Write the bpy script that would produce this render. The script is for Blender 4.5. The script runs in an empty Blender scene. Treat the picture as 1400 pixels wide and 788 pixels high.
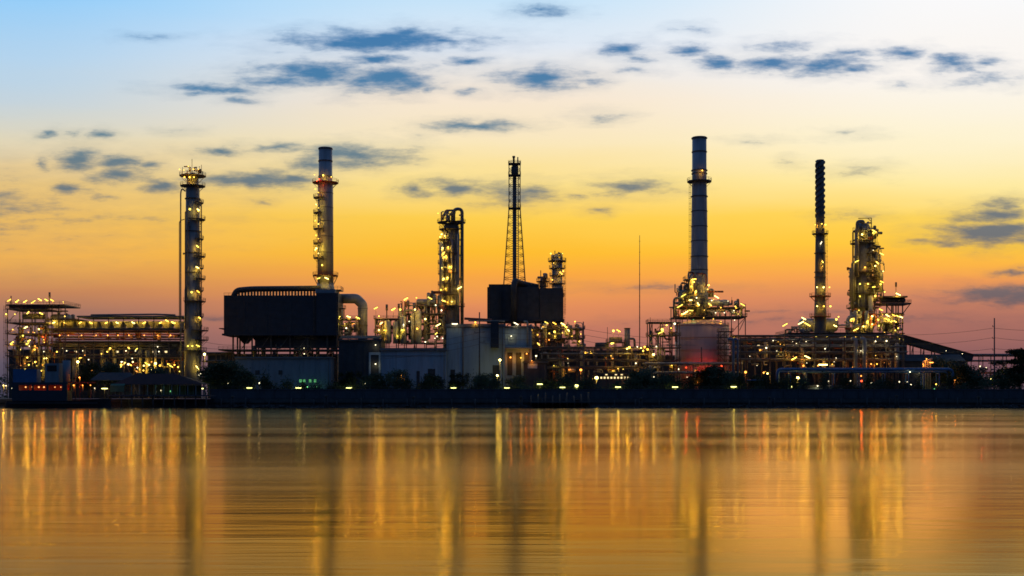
import bpy, math, random
from mathutils import Vector, Matrix
R = math.radians
scene = bpy.context.scene
COL = scene.collection
F = 1680.0            # focal length in photograph pixels
CAMZ = 4.0            # eye height above the water
HOR = 543.0           # photograph row of the horizon
GND = 3.4             # level of the land behind the flood wall

def lin(r, g, b):
    def c(v):
        v /= 255.0
        return v / 12.92 if v <= 0.04045 else ((v + 0.055) / 1.055) ** 2.4
    return (c(r), c(g), c(b), 1.0)

# ------------------------------------------------------------------ materials
def mat(name, col, rough=0.6, metal=0.0, var=0.35, scale=0.4, stretch=(1, 1, 1), bump=0.15, rust=0.0):
    m = bpy.data.materials.new(name); m.use_nodes = True
    nt = m.node_tree; N = nt.nodes; L = nt.links
    b = N['Principled BSDF']
    b.inputs['Roughness'].default_value = rough; b.inputs['Metallic'].default_value = metal
    tc = N.new('ShaderNodeTexCoord'); mp = N.new('ShaderNodeMapping'); mp.inputs['Scale'].default_value = stretch
    L.new(tc.outputs['Object'], mp.inputs['Vector'])
    n = N.new('ShaderNodeTexNoise'); n.inputs['Scale'].default_value = scale; n.inputs['Detail'].default_value = 6
    n.inputs['Roughness'].default_value = 0.65
    L.new(mp.outputs[0], n.inputs['Vector'])
    r = N.new('ShaderNodeValToRGB'); e = r.color_ramp.elements
    e[0].position = 0.3; e[1].position = 0.72
    e[0].color = tuple(c * (1 - var) for c in col[:3]) + (1,)
    e[1].color = tuple(min(1, c * (1 + var)) for c in col[:3]) + (1,)
    L.new(n.outputs['Fac'], r.inputs['Fac'])
    out = r.outputs['Color']
    if rust > 0:
        n2 = N.new('ShaderNodeTexNoise'); n2.inputs['Scale'].default_value = 0.5; n2.inputs['Detail'].default_value = 8
        mp2 = N.new('ShaderNodeMapping'); mp2.inputs['Scale'].default_value = (1.6, 1.6, 0.18)
        L.new(tc.outputs['Object'], mp2.inputs['Vector']); L.new(mp2.outputs[0], n2.inputs['Vector'])
        mr = N.new('ShaderNodeMapRange'); mr.inputs['From Min'].default_value = 0.52; mr.inputs['From Max'].default_value = 0.72
        mr.inputs['To Max'].default_value = rust
        L.new(n2.outputs['Fac'], mr.inputs['Value'])
        mx = N.new('ShaderNodeMix'); mx.data_type = 'RGBA'
        L.new(mr.outputs[0], mx.inputs['Factor']); L.new(out, mx.inputs['A']); mx.inputs['B'].default_value = (0.10, 0.05, 0.03, 1)
        out = mx.outputs['Result']
    L.new(out, b.inputs['Base Color'])
    if bump:
        bp = N.new('ShaderNodeBump'); bp.inputs['Strength'].default_value = bump; bp.inputs['Distance'].default_value = 0.1
        L.new(n.outputs['Fac'], bp.inputs['Height']); L.new(bp.outputs[0], b.inputs['Normal'])
    return m

def glow(name, col, strength):
    m = bpy.data.materials.new(name); m.use_nodes = True
    N = m.node_tree.nodes; N.clear()
    e = N.new('ShaderNodeEmission'); o = N.new('ShaderNodeOutputMaterial')
    e.inputs['Color'].default_value = (*col, 1); e.inputs['Strength'].default_value = strength
    m.node_tree.links.new(e.outputs[0], o.inputs['Surface'])
    return m

STEEL = mat('painted_steel', (0.15, 0.12, 0.10), 0.5, 0.3, rust=0.5)
STEEL_RED = mat('red_oxide_steel', (0.30, 0.085, 0.05), 0.6, 0.1, rust=0.4)
SHELL = mat('column_cladding', (0.35, 0.36, 0.38), 0.5, 0.15, var=0.22, stretch=(1, 1, 0.15), rust=0.35)
STACK = mat('stack_paint', (0.40, 0.41, 0.44), 0.5, 0.2, var=0.25, stretch=(1, 1, 0.12), rust=0.35)
STACKD = mat('dark_stack_paint', (0.13, 0.13, 0.14), 0.55, 0.2, var=0.25, stretch=(1, 1, 0.12), rust=0.4)
PIPE = mat('pipe_cladding', (0.25, 0.235, 0.21), 0.5, 0.1, rust=0.4)
PIPEL = mat('pale_pipe_cladding', (0.42, 0.41, 0.38), 0.5, 0.1, rust=0.3)
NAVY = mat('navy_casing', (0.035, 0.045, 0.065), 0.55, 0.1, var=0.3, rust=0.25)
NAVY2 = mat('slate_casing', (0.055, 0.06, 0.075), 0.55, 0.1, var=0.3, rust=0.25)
BLUEP = mat('blue_pipe_paint', (0.08, 0.18, 0.36), 0.45, 0.1, var=0.3, rust=0.3)
WHITEW = mat('white_wall', (0.34, 0.45, 0.54), 0.7, 0, var=0.28, stretch=(1, 1, 0.12), rust=0.4)
GREYW = mat('grey_wall', (0.22, 0.28, 0.33), 0.7, 0, var=0.2, stretch=(1, 1, 0.2), rust=0.25)
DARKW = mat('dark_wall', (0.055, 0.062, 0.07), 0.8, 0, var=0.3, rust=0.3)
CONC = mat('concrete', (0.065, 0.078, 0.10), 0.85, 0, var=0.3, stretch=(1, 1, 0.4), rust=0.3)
QUAYM = mat('wet_quay_concrete', (0.07, 0.075, 0.08), 0.8, 0, var=0.4, rust=0.3)
ROOFR = mat('dark_red_roof', (0.06, 0.02, 0.018), 0.7, 0, var=0.3)
ROOFG = mat('grey_roof', (0.20, 0.21, 0.22), 0.6, 0.2, var=0.25)
TANKM = mat('tank_paint', (0.62, 0.37, 0.33), 0.5, 0.0, var=0.1, stretch=(1, 1, 0.2), rust=0.15)
SOIL = mat('yard_ground', (0.06, 0.055, 0.05), 0.95, 0, var=0.5, scale=0.05)
BARK = mat('bark', (0.07, 0.05, 0.035), 0.9, 0)
LEAF = mat('leaf_green', (0.045, 0.075, 0.03), 0.7, 0, var=0.6, scale=0.7, bump=0)
WOOD = mat('pole_concrete', (0.14, 0.13, 0.12), 0.85, 0)
HULL = mat('hull_black', (0.02, 0.022, 0.03), 0.5, 0)
BLUEH = mat('deckhouse_blue', (0.03, 0.15, 0.36), 0.5, 0, var=0.25)
BLUED = mat('dark_house_blue', (0.02, 0.035, 0.06), 0.5, 0, var=0.25)
REDP = mat('red_paint', (0.45, 0.05, 0.04), 0.5, 0)
GREEN = mat('green_awning', (0.05, 0.16, 0.11), 0.7, 0)
GLASS = mat('dark_glass', (0.02, 0.025, 0.03), 0.1, 0, bump=0)

LIGHTS = {}
def glowl(name, col, strength, lcol, watts, rad=0.25):
    m = glow(name, col, strength)
    if watts:
        l = bpy.data.lights.new(name, 'POINT'); l.energy = watts; l.color = lcol; l.shadow_soft_size = rad
        LIGHTS[m.name] = l
    return m
WARM = glowl('sodium_lamp', (1.0, 0.60, 0.075), 6, (1, .55, .04), 190)
WARMS = glowl('small_sodium_lamp', (1.0, 0.58, 0.08), 5, (1, .54, .04), 80)
WARM_A = glowl('amber_lamp', (1.0, 0.48, 0.05), 5, (1, .44, .03), 150)
WARM_B = glowl('bright_sodium_lamp', (1.0, 0.74, 0.18), 8, (1, .60, .05), 300)
WARM_C = glowl('old_sodium_lamp', (0.95, 0.68, 0.09), 3.5, (.95, .64, .05), 90)
LRND = random.Random(77)
WHITE = glowl('white_lamp', (1.0, 0.86, 0.50), 4, (1, .8, .4), 45)
FLOOD = glowl('flood_lamp', (1.0, 0.80, 0.22), 14, (1, .72, .10), 240)
ORANGE = glowl('orange_lamp', (1.0, 0.34, 0.05), 5, (1, .26, .02), 160)
REDL = glowl('red_lamp', (1.0, 0.07, 0.02), 6, (1, .05, .012), 260)
REDS = glowl('beacon_lamp', (1.0, 0.07, 0.02), 5, (1, .05, .012), 70)
GREENL = glowl('green_lamp', (0.25, 1.0, 0.35), 2.5, (.25, 1, .35), 25)
PROM = glowl('promenade_lamp', (0.95, 0.90, 0.28), 4.5, (.95, .86, .2), 120)
CABIN = glowl('cabin_lamp', (1.0, 0.40, 0.12), 2.2, (1, .3, .06), 10)
def bulb_light(m, loc, parent):
    if m.name in LIGHTS:
        o = bpy.data.objects.new('lamp_light', LIGHTS[m.name]); COL.objects.link(o)
        o.location = loc; o.parent = parent
WINL = glow('lit_window', (1.0, 0.75, 0.35), 1.4)
WING = glow('green_lit_window', (0.2, 0.8, 0.3), 0.5)

# ------------------------------------------------------------------ mesh builder
class MB:
    def __init__(s): s.v = []; s.f = []; s.sm = []
    def _q(s, vs, fs, smooth=False):
        o = len(s.v); s.v.extend(vs)
        for f in fs: s.f.append([i + o for i in f]); s.sm.append(smooth)
        return s
    def box(s, x0, x1, y0, y1, z0, z1):
        return s._q([(x0,y0,z0),(x1,y0,z0),(x1,y1,z0),(x0,y1,z0),(x0,y0,z1),(x1,y0,z1),(x1,y1,z1),(x0,y1,z1)],
                    [(0,3,2,1),(4,5,6,7),(0,1,5,4),(1,2,6,5),(2,3,7,6),(3,0,4,7)])
    def bar(s, a, b, w, h=None):
        a = Vector(a); b = Vector(b); h = h or w
        d = (b - a)
        if d.length < 1e-6: return s
        d.normalize()
        up = Vector((0,0,1)) if abs(d.z) < 0.95 else Vector((0,1,0))
        x = d.cross(up).normalized() * (w / 2); y = x.cross(d).normalized() * (h / 2)
        vs = [tuple(p + i * x + j * y) for p in (a, b) for i, j in ((-1,-1),(1,-1),(1,1),(-1,1))]
        return s._q(vs, [(0,1,2,3),(7,6,5,4),(0,4,5,1),(1,5,6,2),(2,6,7,3),(3,7,4,0)])
    def tube(s, pts, r, n=8, smooth=True, cap=True):
        pts = [Vector(p) for p in pts]
        rad = r if isinstance(r, (list, tuple)) else [r] * len(pts)
        m = len(pts); tang = []
        for i in range(m):
            a = pts[max(i - 1, 0)]; b = pts[min(i + 1, m - 1)]
            t = (b - a); tang.append(t.normalized() if t.length > 1e-9 else Vector((0,0,1)))
        u = tang[0].cross(Vector((0,1,0)))
        if u.length < 0.2: u = tang[0].cross(Vector((1,0,0)))
        u.normalize(); o = len(s.v)
        for i in range(m):
            t = tang[i]; u = (u - t * u.dot(t)).normalized(); w = t.cross(u)
            k = 1.0
            if 0 < i < m - 1:
                c = (pts[i] - pts[i-1]).normalized().dot((pts[i+1] - pts[i]).normalized())
                k = 1.0
            for j in range(n):
                a = 2 * math.pi * j / n
                s.v.append(tuple(pts[i] + (u * math.cos(a) + w * math.sin(a)) * rad[i] * k))
        for i in range(m - 1):
            for j in range(n):
                s.f.append([o+i*n+j, o+i*n+(j+1)%n, o+(i+1)*n+(j+1)%n, o+(i+1)*n+j]); s.sm.append(smooth)
        if cap:
            s.f.append([o + j for j in range(n)][::-1]); s.sm.append(False)
            s.f.append([o + (m-1)*n + j for j in range(n)]); s.sm.append(False)
        return s
    def lathe(s, cx, cy, prof, n=24, smooth=True):     # prof: (radius, z)
        o = len(s.v)
        for r, z in prof:
            for j in range(n):
                a = 2 * math.pi * j / n; s.v.append((cx + r*math.cos(a), cy + r*math.sin(a), z))
        m = len(prof)
        for i in range(m - 1):
            for j in range(n):
                s.f.append([o+i*n+j, o+i*n+(j+1)%n, o+(i+1)*n+(j+1)%n, o+(i+1)*n+j]); s.sm.append(smooth)
        s.f.append([o + j for j in range(n)][::-1]); s.sm.append(False)
        s.f.append([o + (m-1)*n + j for j in range(n)]); s.sm.append(False)
        return s
    def sector(s, cx, cy, z0, z1, r0, r1, a0=0, a1=360, n=24):
        full = abs(a1 - a0) >= 359.9; k = n if full else n + 1; o = len(s.v)
        for i in range(k):
            a = R(a0 + (a1 - a0) * i / n); c, q = math.cos(a), math.sin(a)
            for r, z in ((r0,z0),(r1,z0),(r1,z1),(r0,z1)): s.v.append((cx + r*c, cy + r*q, z))
        for i in range(n):
            j = (i + 1) % k
            for e in range(4):
                s.f.append([o+i*4+e, o+j*4+e, o+j*4+(e+1)%4, o+i*4+(e+1)%4]); s.sm.append(False)
        if not full:
            s.f.append([o, o+3, o+2, o+1]); s.f.append([o+n*4+e for e in range(4)]); s.sm += [False, False]
        return s
    def rail(s, pts, h=1.15, step=1.6, w=0.09, closed=False):
        pts = [Vector(p) for p in pts]
        if closed: pts = pts + [pts[0]]
        for a, b in zip(pts[:-1], pts[1:]):
            for k in (h, h * 0.55):
                s.bar(a + Vector((0,0,k)), b + Vector((0,0,k)), w)
            n = max(1, int(round((b - a).length / step)))
            for i in range(n):
                p = a.lerp(b, i / n); s.bar(p, p + Vector((0,0,h)), w)
        p = pts[-1]; s.bar(p, p + Vector((0,0,h)), w)
        return s
    def ball(s, c, r, n=8, k=5):
        return s.lathe(c[0], c[1], [(max(0.01*r, r*math.sin(math.pi*i/k)), c[2]-r*math.cos(math.pi*i/k)) for i in range(k+1)], n)

def bend(pts, r, k=4):
    pts = [Vector(p) for p in pts]; out = [pts[0]]
    for a, b, c in zip(pts[:-2], pts[1:-1], pts[2:]):
        d1 = (a - b); d2 = (c - b); q = min(r, d1.length*0.49, d2.length*0.49)
        p0 = b + d1.normalized()*q; p1 = b + d2.normalized()*q
        for i in range(k + 1):
            t = i / k; out.append(p0*(1-t)**2 + b*2*t*(1-t) + p1*t*t)
    out.append(pts[-1]); return out

def link_mesh(name, mb, m, parent=None, origin=(0,0,0)):
    me = bpy.data.meshes.new(name); ox, oy, oz = origin
    me.from_pydata([(x-ox, y-oy, z-oz) for x, y, z in mb.v], [], mb.f)
    me.polygons.foreach_set('use_smooth', mb.sm); me.update()
    me.materials.append(m)
    o = bpy.data.objects.new(name, me); COL.objects.link(o)
    if parent: o.parent = parent
    return o

class Thing:
    def __init__(t, name, label, cat, px, Y, group=None, z=GND):
        t.Y = Y; t.s = Y / F; t.o = (t.X(px), Y, z)
        e = bpy.data.objects.new(name, None); COL.objects.link(e)
        e.location = t.o; e.empty_display_size = 1
        e['label'] = label; e['category'] = cat
        e['kind'] = 'thing'
        if group: e['group'] = group
        t.e = e
    def X(t, px): return (px - 700) * t.s
    def Z(t, py): return CAMZ + (HOR - py) * t.s
    def P(t, px, py, d=0): return (t.X(px), t.Y + d, t.Z(py))
    def add(t, name, mb, m, parent=None, label=None):
        o = link_mesh(name, mb, m, parent or t.e, t.o)
        if label: o['label'] = label
        return o
    # pixel-dimension shapes at the thing's own depth
    def box(t, name, x0, x1, y0, y1, d0, d1, m, parent=None):
        return t.add(name, MB().box(t.X(x0), t.X(x1), t.Y+d0, t.Y+d1, t.Z(y1), t.Z(y0)), m, parent)
    def pipe(t, name, pts, r, m=None, n=8, fil=2.0, parent=None):
        q = [t.P(*p) for p in pts]
        return t.add(name, MB().tube(bend(q, fil) if len(q) > 2 else q, r, n), m or PIPE, parent)
    def drum(t, name, x0, x1, py, d, r, m=None):       # horizontal drum with dished ends, r in px
        rr = r * t.s; a = t.X(x0); b = t.X(x1); z = t.Z(py); y = t.Y + d
        e = rr * 0.5
        pts = [(a,y,z),(a+e*0.25,y,z),(a+e,y,z),(b-e,y,z),(b-e*0.25,y,z),(b,y,z)]
        return t.add(name, MB().tube(pts, [rr*0.3, rr*0.78, rr, rr, rr*0.78, rr*0.3], 16), m or PIPEL)
    def vessel(t, name, px, y0, y1, d, r, m=None):      # vertical vessel, dished head
        rr = r * t.s; zt = t.Z(y0); zb = t.Z(y1); c = (t.X(px), t.Y + d)
        return t.add(name, MB().lathe(c[0], c[1], [(rr, zb),(rr, zt-rr*0.5),(rr*0.8, zt-rr*0.18),(rr*0.3, zt)], 16), m or SHELL)
    def lamp(t, px, py, d=-1.5, kind='bulb', m=None, L=5, ang=25, r=0.3, back=1.4, pole=0):
        c = Vector(t.P(px, py, d)); h = MB(); g = MB()
        if m is None: m = WARM if kind == 'bar' else WARMS
        if m in (WARM, WARMS): m = LRND.choice([m, m, WARM_A, WARM_B, WARM_C] if m is WARM else [m, m, WARM_A, WARM_C])
        if kind != 'bar': r *= LRND.uniform(.5, .9)
        else: L *= LRND.uniform(.85, 1.1)
        if kind == 'bar':
            v = Vector((math.cos(R(ang)), 0, math.sin(R(ang)))) * (L * t.s / 2)
            g.tube([c - v, c + v], 0.16, 6)
            h.bar(c - v*1.05 + Vector((0,0.1,0.32)), c + v*1.05 + Vector((0,0.1,0.32)), 0.5, 0.12)
        else:
            g.ball(c, r, 8, 5)
            h.lathe(c.x, c.y, [(r*0.9, c.z+r*0.75),(r*0.35, c.z+r*1.35)], 8)
        if pole:
            b = c + Vector((0, 0.35, -pole)); h.bar(b, c + Vector((0,0.35,0.3)), 0.11)
        else:
            h.bar(c + Vector((0,0.1,0.34)), c + Vector((0,back,0.34)), 0.1)
        o = t.add('lamp', h, STEEL)
        t.add('lamp_tube', g, m, o)
        bulb_light(m, (c.x-t.o[0], c.y-t.o[1]-.15, c.z-t.o[2]-(.55 if kind == 'bar' else r+.3)), o)
        return o
    def platform(t, px, py, d, ri, ro, a0=0, a1=360, m=None, rails=True, th=0.28):
        cx = t.X(px); cy = t.Y + d; z = t.Z(py); ri *= t.s; ro *= t.s; m = m or STEEL
        mb = MB().sector(cx, cy, z-th, z, ri, ro, a0, a1, 20)
        nb = max(3, int((a1-a0)/45))
        for i in range(nb + (0 if a1-a0 >= 359 else 1)):
            a = R(a0 + (a1-a0)*i/nb); c, q = math.cos(a), math.sin(a)
            mb.bar((cx+ro*.95*c, cy+ro*.95*q, z-th), (cx+ri*c, cy+ri*q, z-th-(ro-ri)*0.9), 0.14)
        o = t.add('platform', mb, m)
        if rails:
            k = 14 if a1-a0 > 200 else 8
            pts = [(cx+ro*math.cos(R(a0+(a1-a0)*i/k)), cy+ro*math.sin(R(a0+(a1-a0)*i/k)), z) for i in range(k + (0 if a1-a0>=359 else 1))]
            t.add('guard_rail', MB().rail(pts, 1.2, 2.2, 0.09, a1-a0 >= 359), m, o)
        return o
    def ladder(t, px, y0, y1, d, w=0.7, cage=True):
        x = t.X(px); y = t.Y + d; z0 = t.Z(y1); z1 = t.Z(y0); mb = MB()
        for q in (-w/2, w/2): mb.bar((x+q,y,z0),(x+q,y,z1),0.1)
        n = int((z1-z0)/0.9)
        for i in range(n): mb.bar((x-w/2,y,z0+i*0.9),(x+w/2,y,z0+i*0.9),0.07)
        if cage:
            for i in range(int((z1-z0)/2.4)):
                mb.sector(x, y-0.4, z0+2+i*2.4, z0+2.12+i*2.4, 0.45, 0.53, 180, 360, 5)
        return t.add('ladder', mb, STEEL)
    def dress(t, px, y0, y1, d, r, seed, n=5, plats=()):
        rnd = random.Random(seed); cx, cy = t.X(px), t.Y + d; rr = r*t.s
        for i in range(n):
            a = R(rnd.uniform(175, 365)); q = rnd.uniform(.12, .34); o = rr + q + .35
            za = t.Z(y0 + rnd.uniform(0, .35)*(y1-y0)); zb = t.Z(y0 + rnd.uniform(.6, 1)*(y1-y0))
            c, w = math.cos(a), math.sin(a)
            t.add('riser_pipe', MB().tube(bend([(cx+rr*.8*c, cy+rr*.8*w, za),(cx+o*c, cy+o*w, za),(cx+o*c, cy+o*w, zb),(cx+rr*.8*c, cy+rr*.8*w, zb)], .6, 3), q, 7), rnd.choice([PIPE, PIPEL, STEEL]))
        for i in range(n*2):
            a = R(rnd.uniform(180, 360)); z = t.Z(rnd.uniform(y0, y1)); c, w = math.cos(a), math.sin(a)
            t.add('nozzle', MB().tube([(cx+rr*.9*c, cy+rr*.9*w, z),(cx+(rr+.7)*c, cy+(rr+.7)*w, z),(cx+(rr+.7)*c, cy+(rr+.7)*w, z+.01),(cx+(rr+.9)*c, cy+(rr+.9)*w, z+.01)], [.3,.3,.5,.5], 8), PIPE)
    def frame(t, xs, levels, d0, d1, base=None, w=0.38, m=None, rails=True, brace=True, seed=0, deck=True, rows=2):
        rnd = random.Random(seed); m = m or STEEL; xs = list(xs); lv = sorted(levels)
        zt = t.Z(lv[0]); zb = GND if base is None else t.Z(base)
        ds = [d0, d1] if rows == 2 else [d0]
        for x in xs:
            for d in ds:
                t.add('column', MB().bar((t.X(x), t.Y+d, zb), (t.X(x), t.Y+d, zt), w), m)
        for k, py in enumerate(lv):
            z = t.Z(py); mb = MB()
            a, b = t.X(xs[0])-0.6, t.X(xs[-1])+0.6
            if deck:
                mb.box(a, b, t.Y+d0-0.6, t.Y+d1+0.6, z-0.34, z)
            else:
                for d in ds: mb.bar((a, t.Y+d, z-0.2), (b, t.Y+d, z-0.2), 0.34)
                for x in xs: mb.bar((t.X(x), t.Y+d0-0.5, z-0.2), (t.X(x), t.Y+d1+0.5, z-0.2), 0.3)
            o = t.add('deck' if deck else 'beam_grid', mb, m)
            if rails and deck:
                t.add('guard_rail', MB().rail([(a,t.Y+d0-0.6,z),(b,t.Y+d0-0.6,z),(b,t.Y+d1+0.6,z),(a,t.Y+d1+0.6,z)], 1.15, 2.0, 0.09, True), m, o)
            if brace:
                zl = t.Z(lv[k+1]) if k+1 < len(lv) else zb
                for i in range(len(xs)-1):
                    if rnd.random() < 0.75 and z - zl > 2:
                        p, q = (xs[i], xs[i+1]) if rnd.random() < .5 else (xs[i+1], xs[i])
                        t.add('brace', MB().bar((t.X(p), t.Y+d0+0.3, z-0.3), (t.X(q), t.Y+d0+0.3, zl), 0.2), m)
    def sprinkle(t, x0, x1, y0, y1, n, d, seed=0, r=.3):  # extra lamps at random spots, added for a denser warm glow
        rnd = random.Random(seed)
        for i in range(n):
            px, py = rnd.uniform(x0, x1), rnd.uniform(y0, y1)
            if rnd.random() < .4: t.lamp(px, py, d + rnd.uniform(-.4, 1.2), 'bar', L=rnd.uniform(3, 5.5), ang=rnd.choice([28, -28, 40, -45, 5]))
            else: t.lamp(px, py, d + rnd.uniform(-.4, 1.2), r=r*rnd.uniform(.6, 1.3), m=rnd.choice([WARM, WARMS, WARMS, WHITE, ORANGE]))
    def clutter(t, x0, x1, y0, y1, d0, d1, n, seed=0, pipes=True):
        rnd = random.Random(seed)
        for i in range(n):
            k = rnd.random(); d = rnd.uniform(d0, d1); px = rnd.uniform(x0, x1)
            if k < 0.22:
                hgt = rnd.uniform(.35, .9)*(y1-y0); yb = rnd.uniform(y0+hgt, y1) if hgt < (y1-y0) else y1
                t.vessel('vessel', px, yb-hgt, yb, d, rnd.uniform(1.4, 3.2), rnd.choice([SHELL, PIPEL, PIPE]))
            elif k < 0.36:
                w = rnd.uniform(5, 11); py = rnd.uniform(y0+3, y1-2)
                t.drum('drum', px-w/2, px+w/2, py, d, rnd.uniform(1.2, 2.4), rnd.choice([PIPEL, PIPE, SHELL]))
            else:
                pa = (px, rnd.uniform(y0, y1), d); q = [pa]; hv = rnd.random() < 0.5
                for _ in range(rnd.randint(2, 4)):
                    l = q[-1]
                    q.append((min(x1, max(x0, l[0]+rnd.uniform(-14,14))), l[1], l[2]) if hv else (l[0], min(y1, max(y0, l[1]+rnd.uniform(-18,18))), l[2]))
                    hv = not hv
                t.pipe('pipe', q, rnd.uniform(0.14, 0.42), rnd.choice([PIPE, PIPEL, STEEL, STEEL_RED]), 6, 1.2)

def single(name, mb, m, label, cat, group=None, kind=None, origin=None):
    xs = [v[0] for v in mb.v]; ys = [v[1] for v in mb.v]; zs = [v[2] for v in mb.v]
    og = origin or ((min(xs)+max(xs))/2, (min(ys)+max(ys))/2, min(zs))
    o = link_mesh(name, mb, m, None, og); o.location = og
    if kind: o['kind'] = kind
    if label: o['label'] = label
    if cat: o['category'] = cat
    if group: o['group'] = group
    return o

# ------------------------------------------------------------------ setting
def build_water():
    m = bpy.data.materials.new('river_water'); m.use_nodes = True
    nt = m.node_tree; N = nt.nodes; L = nt.links; N.clear()
    b = N.new('ShaderNodeBsdfGlossy'); b.inputs['Color'].default_value = (0.86, 0.67, 0.37, 1)  # brown-water tint that also puts extra gold into the reflections
    df = N.new('ShaderNodeBsdfDiffuse'); df.inputs['Color'].default_value = (0.022, 0.013, 0.005, 1)
    fr = N.new('ShaderNodeFresnel'); fr.inputs['IOR'].default_value = 1.34
    ms = N.new('ShaderNodeMixShader'); ou = N.new('ShaderNodeOutputMaterial')
    L.new(fr.outputs[0], ms.inputs[0]); L.new(df.outputs[0], ms.inputs[1]); L.new(b.outputs[0], ms.inputs[2]); L.new(ms.outputs[0], ou.inputs['Surface'])
    tc = N.new('ShaderNodeTexCoord')
    def noise(sx, sy, det=4, off=0):
        mp = N.new('ShaderNodeMapping'); mp.inputs['Scale'].default_value = (sx, sy, 1); mp.inputs['Location'].default_value = (off, off, 0)
        L.new(tc.outputs['Object'], mp.inputs['Vector'])
        n = N.new('ShaderNodeTexNoise'); n.inputs['Scale'].default_value = 1; n.inputs['Detail'].default_value = det
        n.inputs['Roughness'].default_value = 0.6
        L.new(mp.outputs[0], n.inputs['Vector']); return n
    # wind patches: bands of rougher and calmer water lying across the river
    w = noise(0.006, 0.035, 4, 7.3)
    mr = N.new('ShaderNodeMapRange'); mr.inputs['From Min'].default_value = 0.35; mr.inputs['From Max'].default_value = 0.65
    mr.inputs['To Min'].default_value = 0.105; mr.inputs['To Max'].default_value = 0.165
    L.new(w.outputs['Fac'], mr.inputs['Value']); L.new(mr.outputs[0], b.inputs['Roughness'])
    n1 = noise(0.05, 0.45, 4); n2 = noise(0.25, 2.2, 3, 3.1)
    ad = N.new('ShaderNodeMath'); ad.operation = 'MULTIPLY_ADD'; ad.inputs[1].default_value = 0.10
    L.new(n2.outputs['Fac'], ad.inputs[0]); L.new(n1.outputs['Fac'], ad.inputs[2])
    bp = N.new('ShaderNodeBump'); bp.inputs['Strength'].default_value = 0.32; bp.inputs['Distance'].default_value = 0.10
    L.new(ad.outputs[0], bp.inputs['Height']); L.new(bp.outputs[0], b.inputs['Normal']); L.new(bp.outputs[0], df.inputs['Normal'])
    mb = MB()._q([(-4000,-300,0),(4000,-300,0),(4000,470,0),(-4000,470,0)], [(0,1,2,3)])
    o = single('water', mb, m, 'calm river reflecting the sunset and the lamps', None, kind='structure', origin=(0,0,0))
build_water()
single('ground', MB()._q([(-5000,453,GND),(5000,453,GND),(5000,9000,GND),(-5000,9000,GND)], [(0,1,2,3)]), SOIL,
       'dark yard ground behind the flood wall', None, kind='structure', origin=(0,453,GND))

# quay: river bank edge, then the flood wall
def build_bank():
    t = Thing('river_quay', 'dark wet concrete quay edge rising straight from the river', 'quay', 700, 450, z=0)
    mb = MB().box(-900, 900, 450, 462, -2, 3.3)
    t.add('quay_face', mb, QUAYM)
    t.add('fender_beam', MB().box(-900, 900, 449.4, 449.998, 1.9, 2.5), QUAYM)
    rnd = random.Random(4)
    for i in range(46):
        x = -190 + i*8.4 + rnd.uniform(-.6,.6)
        t.add('pile', MB().tube([(x, 448.9, -1),(x, 448.9, 3.2+rnd.uniform(-.3,.7))], 0.22, 8), QUAYM)
    w = Thing('flood_wall', 'long low grey concrete flood wall along the promenade', 'wall', 850, 458, z=3.3)
    x0, x1 = w.X(288), w.X(1500)
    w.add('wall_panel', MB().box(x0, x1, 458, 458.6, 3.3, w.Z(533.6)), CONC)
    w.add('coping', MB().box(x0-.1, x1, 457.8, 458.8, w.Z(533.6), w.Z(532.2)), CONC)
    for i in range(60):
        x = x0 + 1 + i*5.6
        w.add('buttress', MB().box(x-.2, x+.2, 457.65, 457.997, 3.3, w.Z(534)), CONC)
    f = Thing('fence', 'thin dark steel railing on top of the flood wall', 'fence', 850, 458.3, z=w.Z(532.2))
    z = w.Z(532.2)
    f.add('top_rail', MB().bar((x0,458.3,z+1.05),(x1,458.3,z+1.05),0.09), STEEL)
    f.add('middle_rail', MB().bar((x0,458.3,z+0.55),(x1,458.3,z+0.55),0.07), STEEL)
    for i in range(90):
        x = x0 + .5 + i*3.7
        f.add('post', MB().bar((x,458.3,z),(x,458.3,z+1.1),0.09), STEEL)
build_bank()

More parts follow.
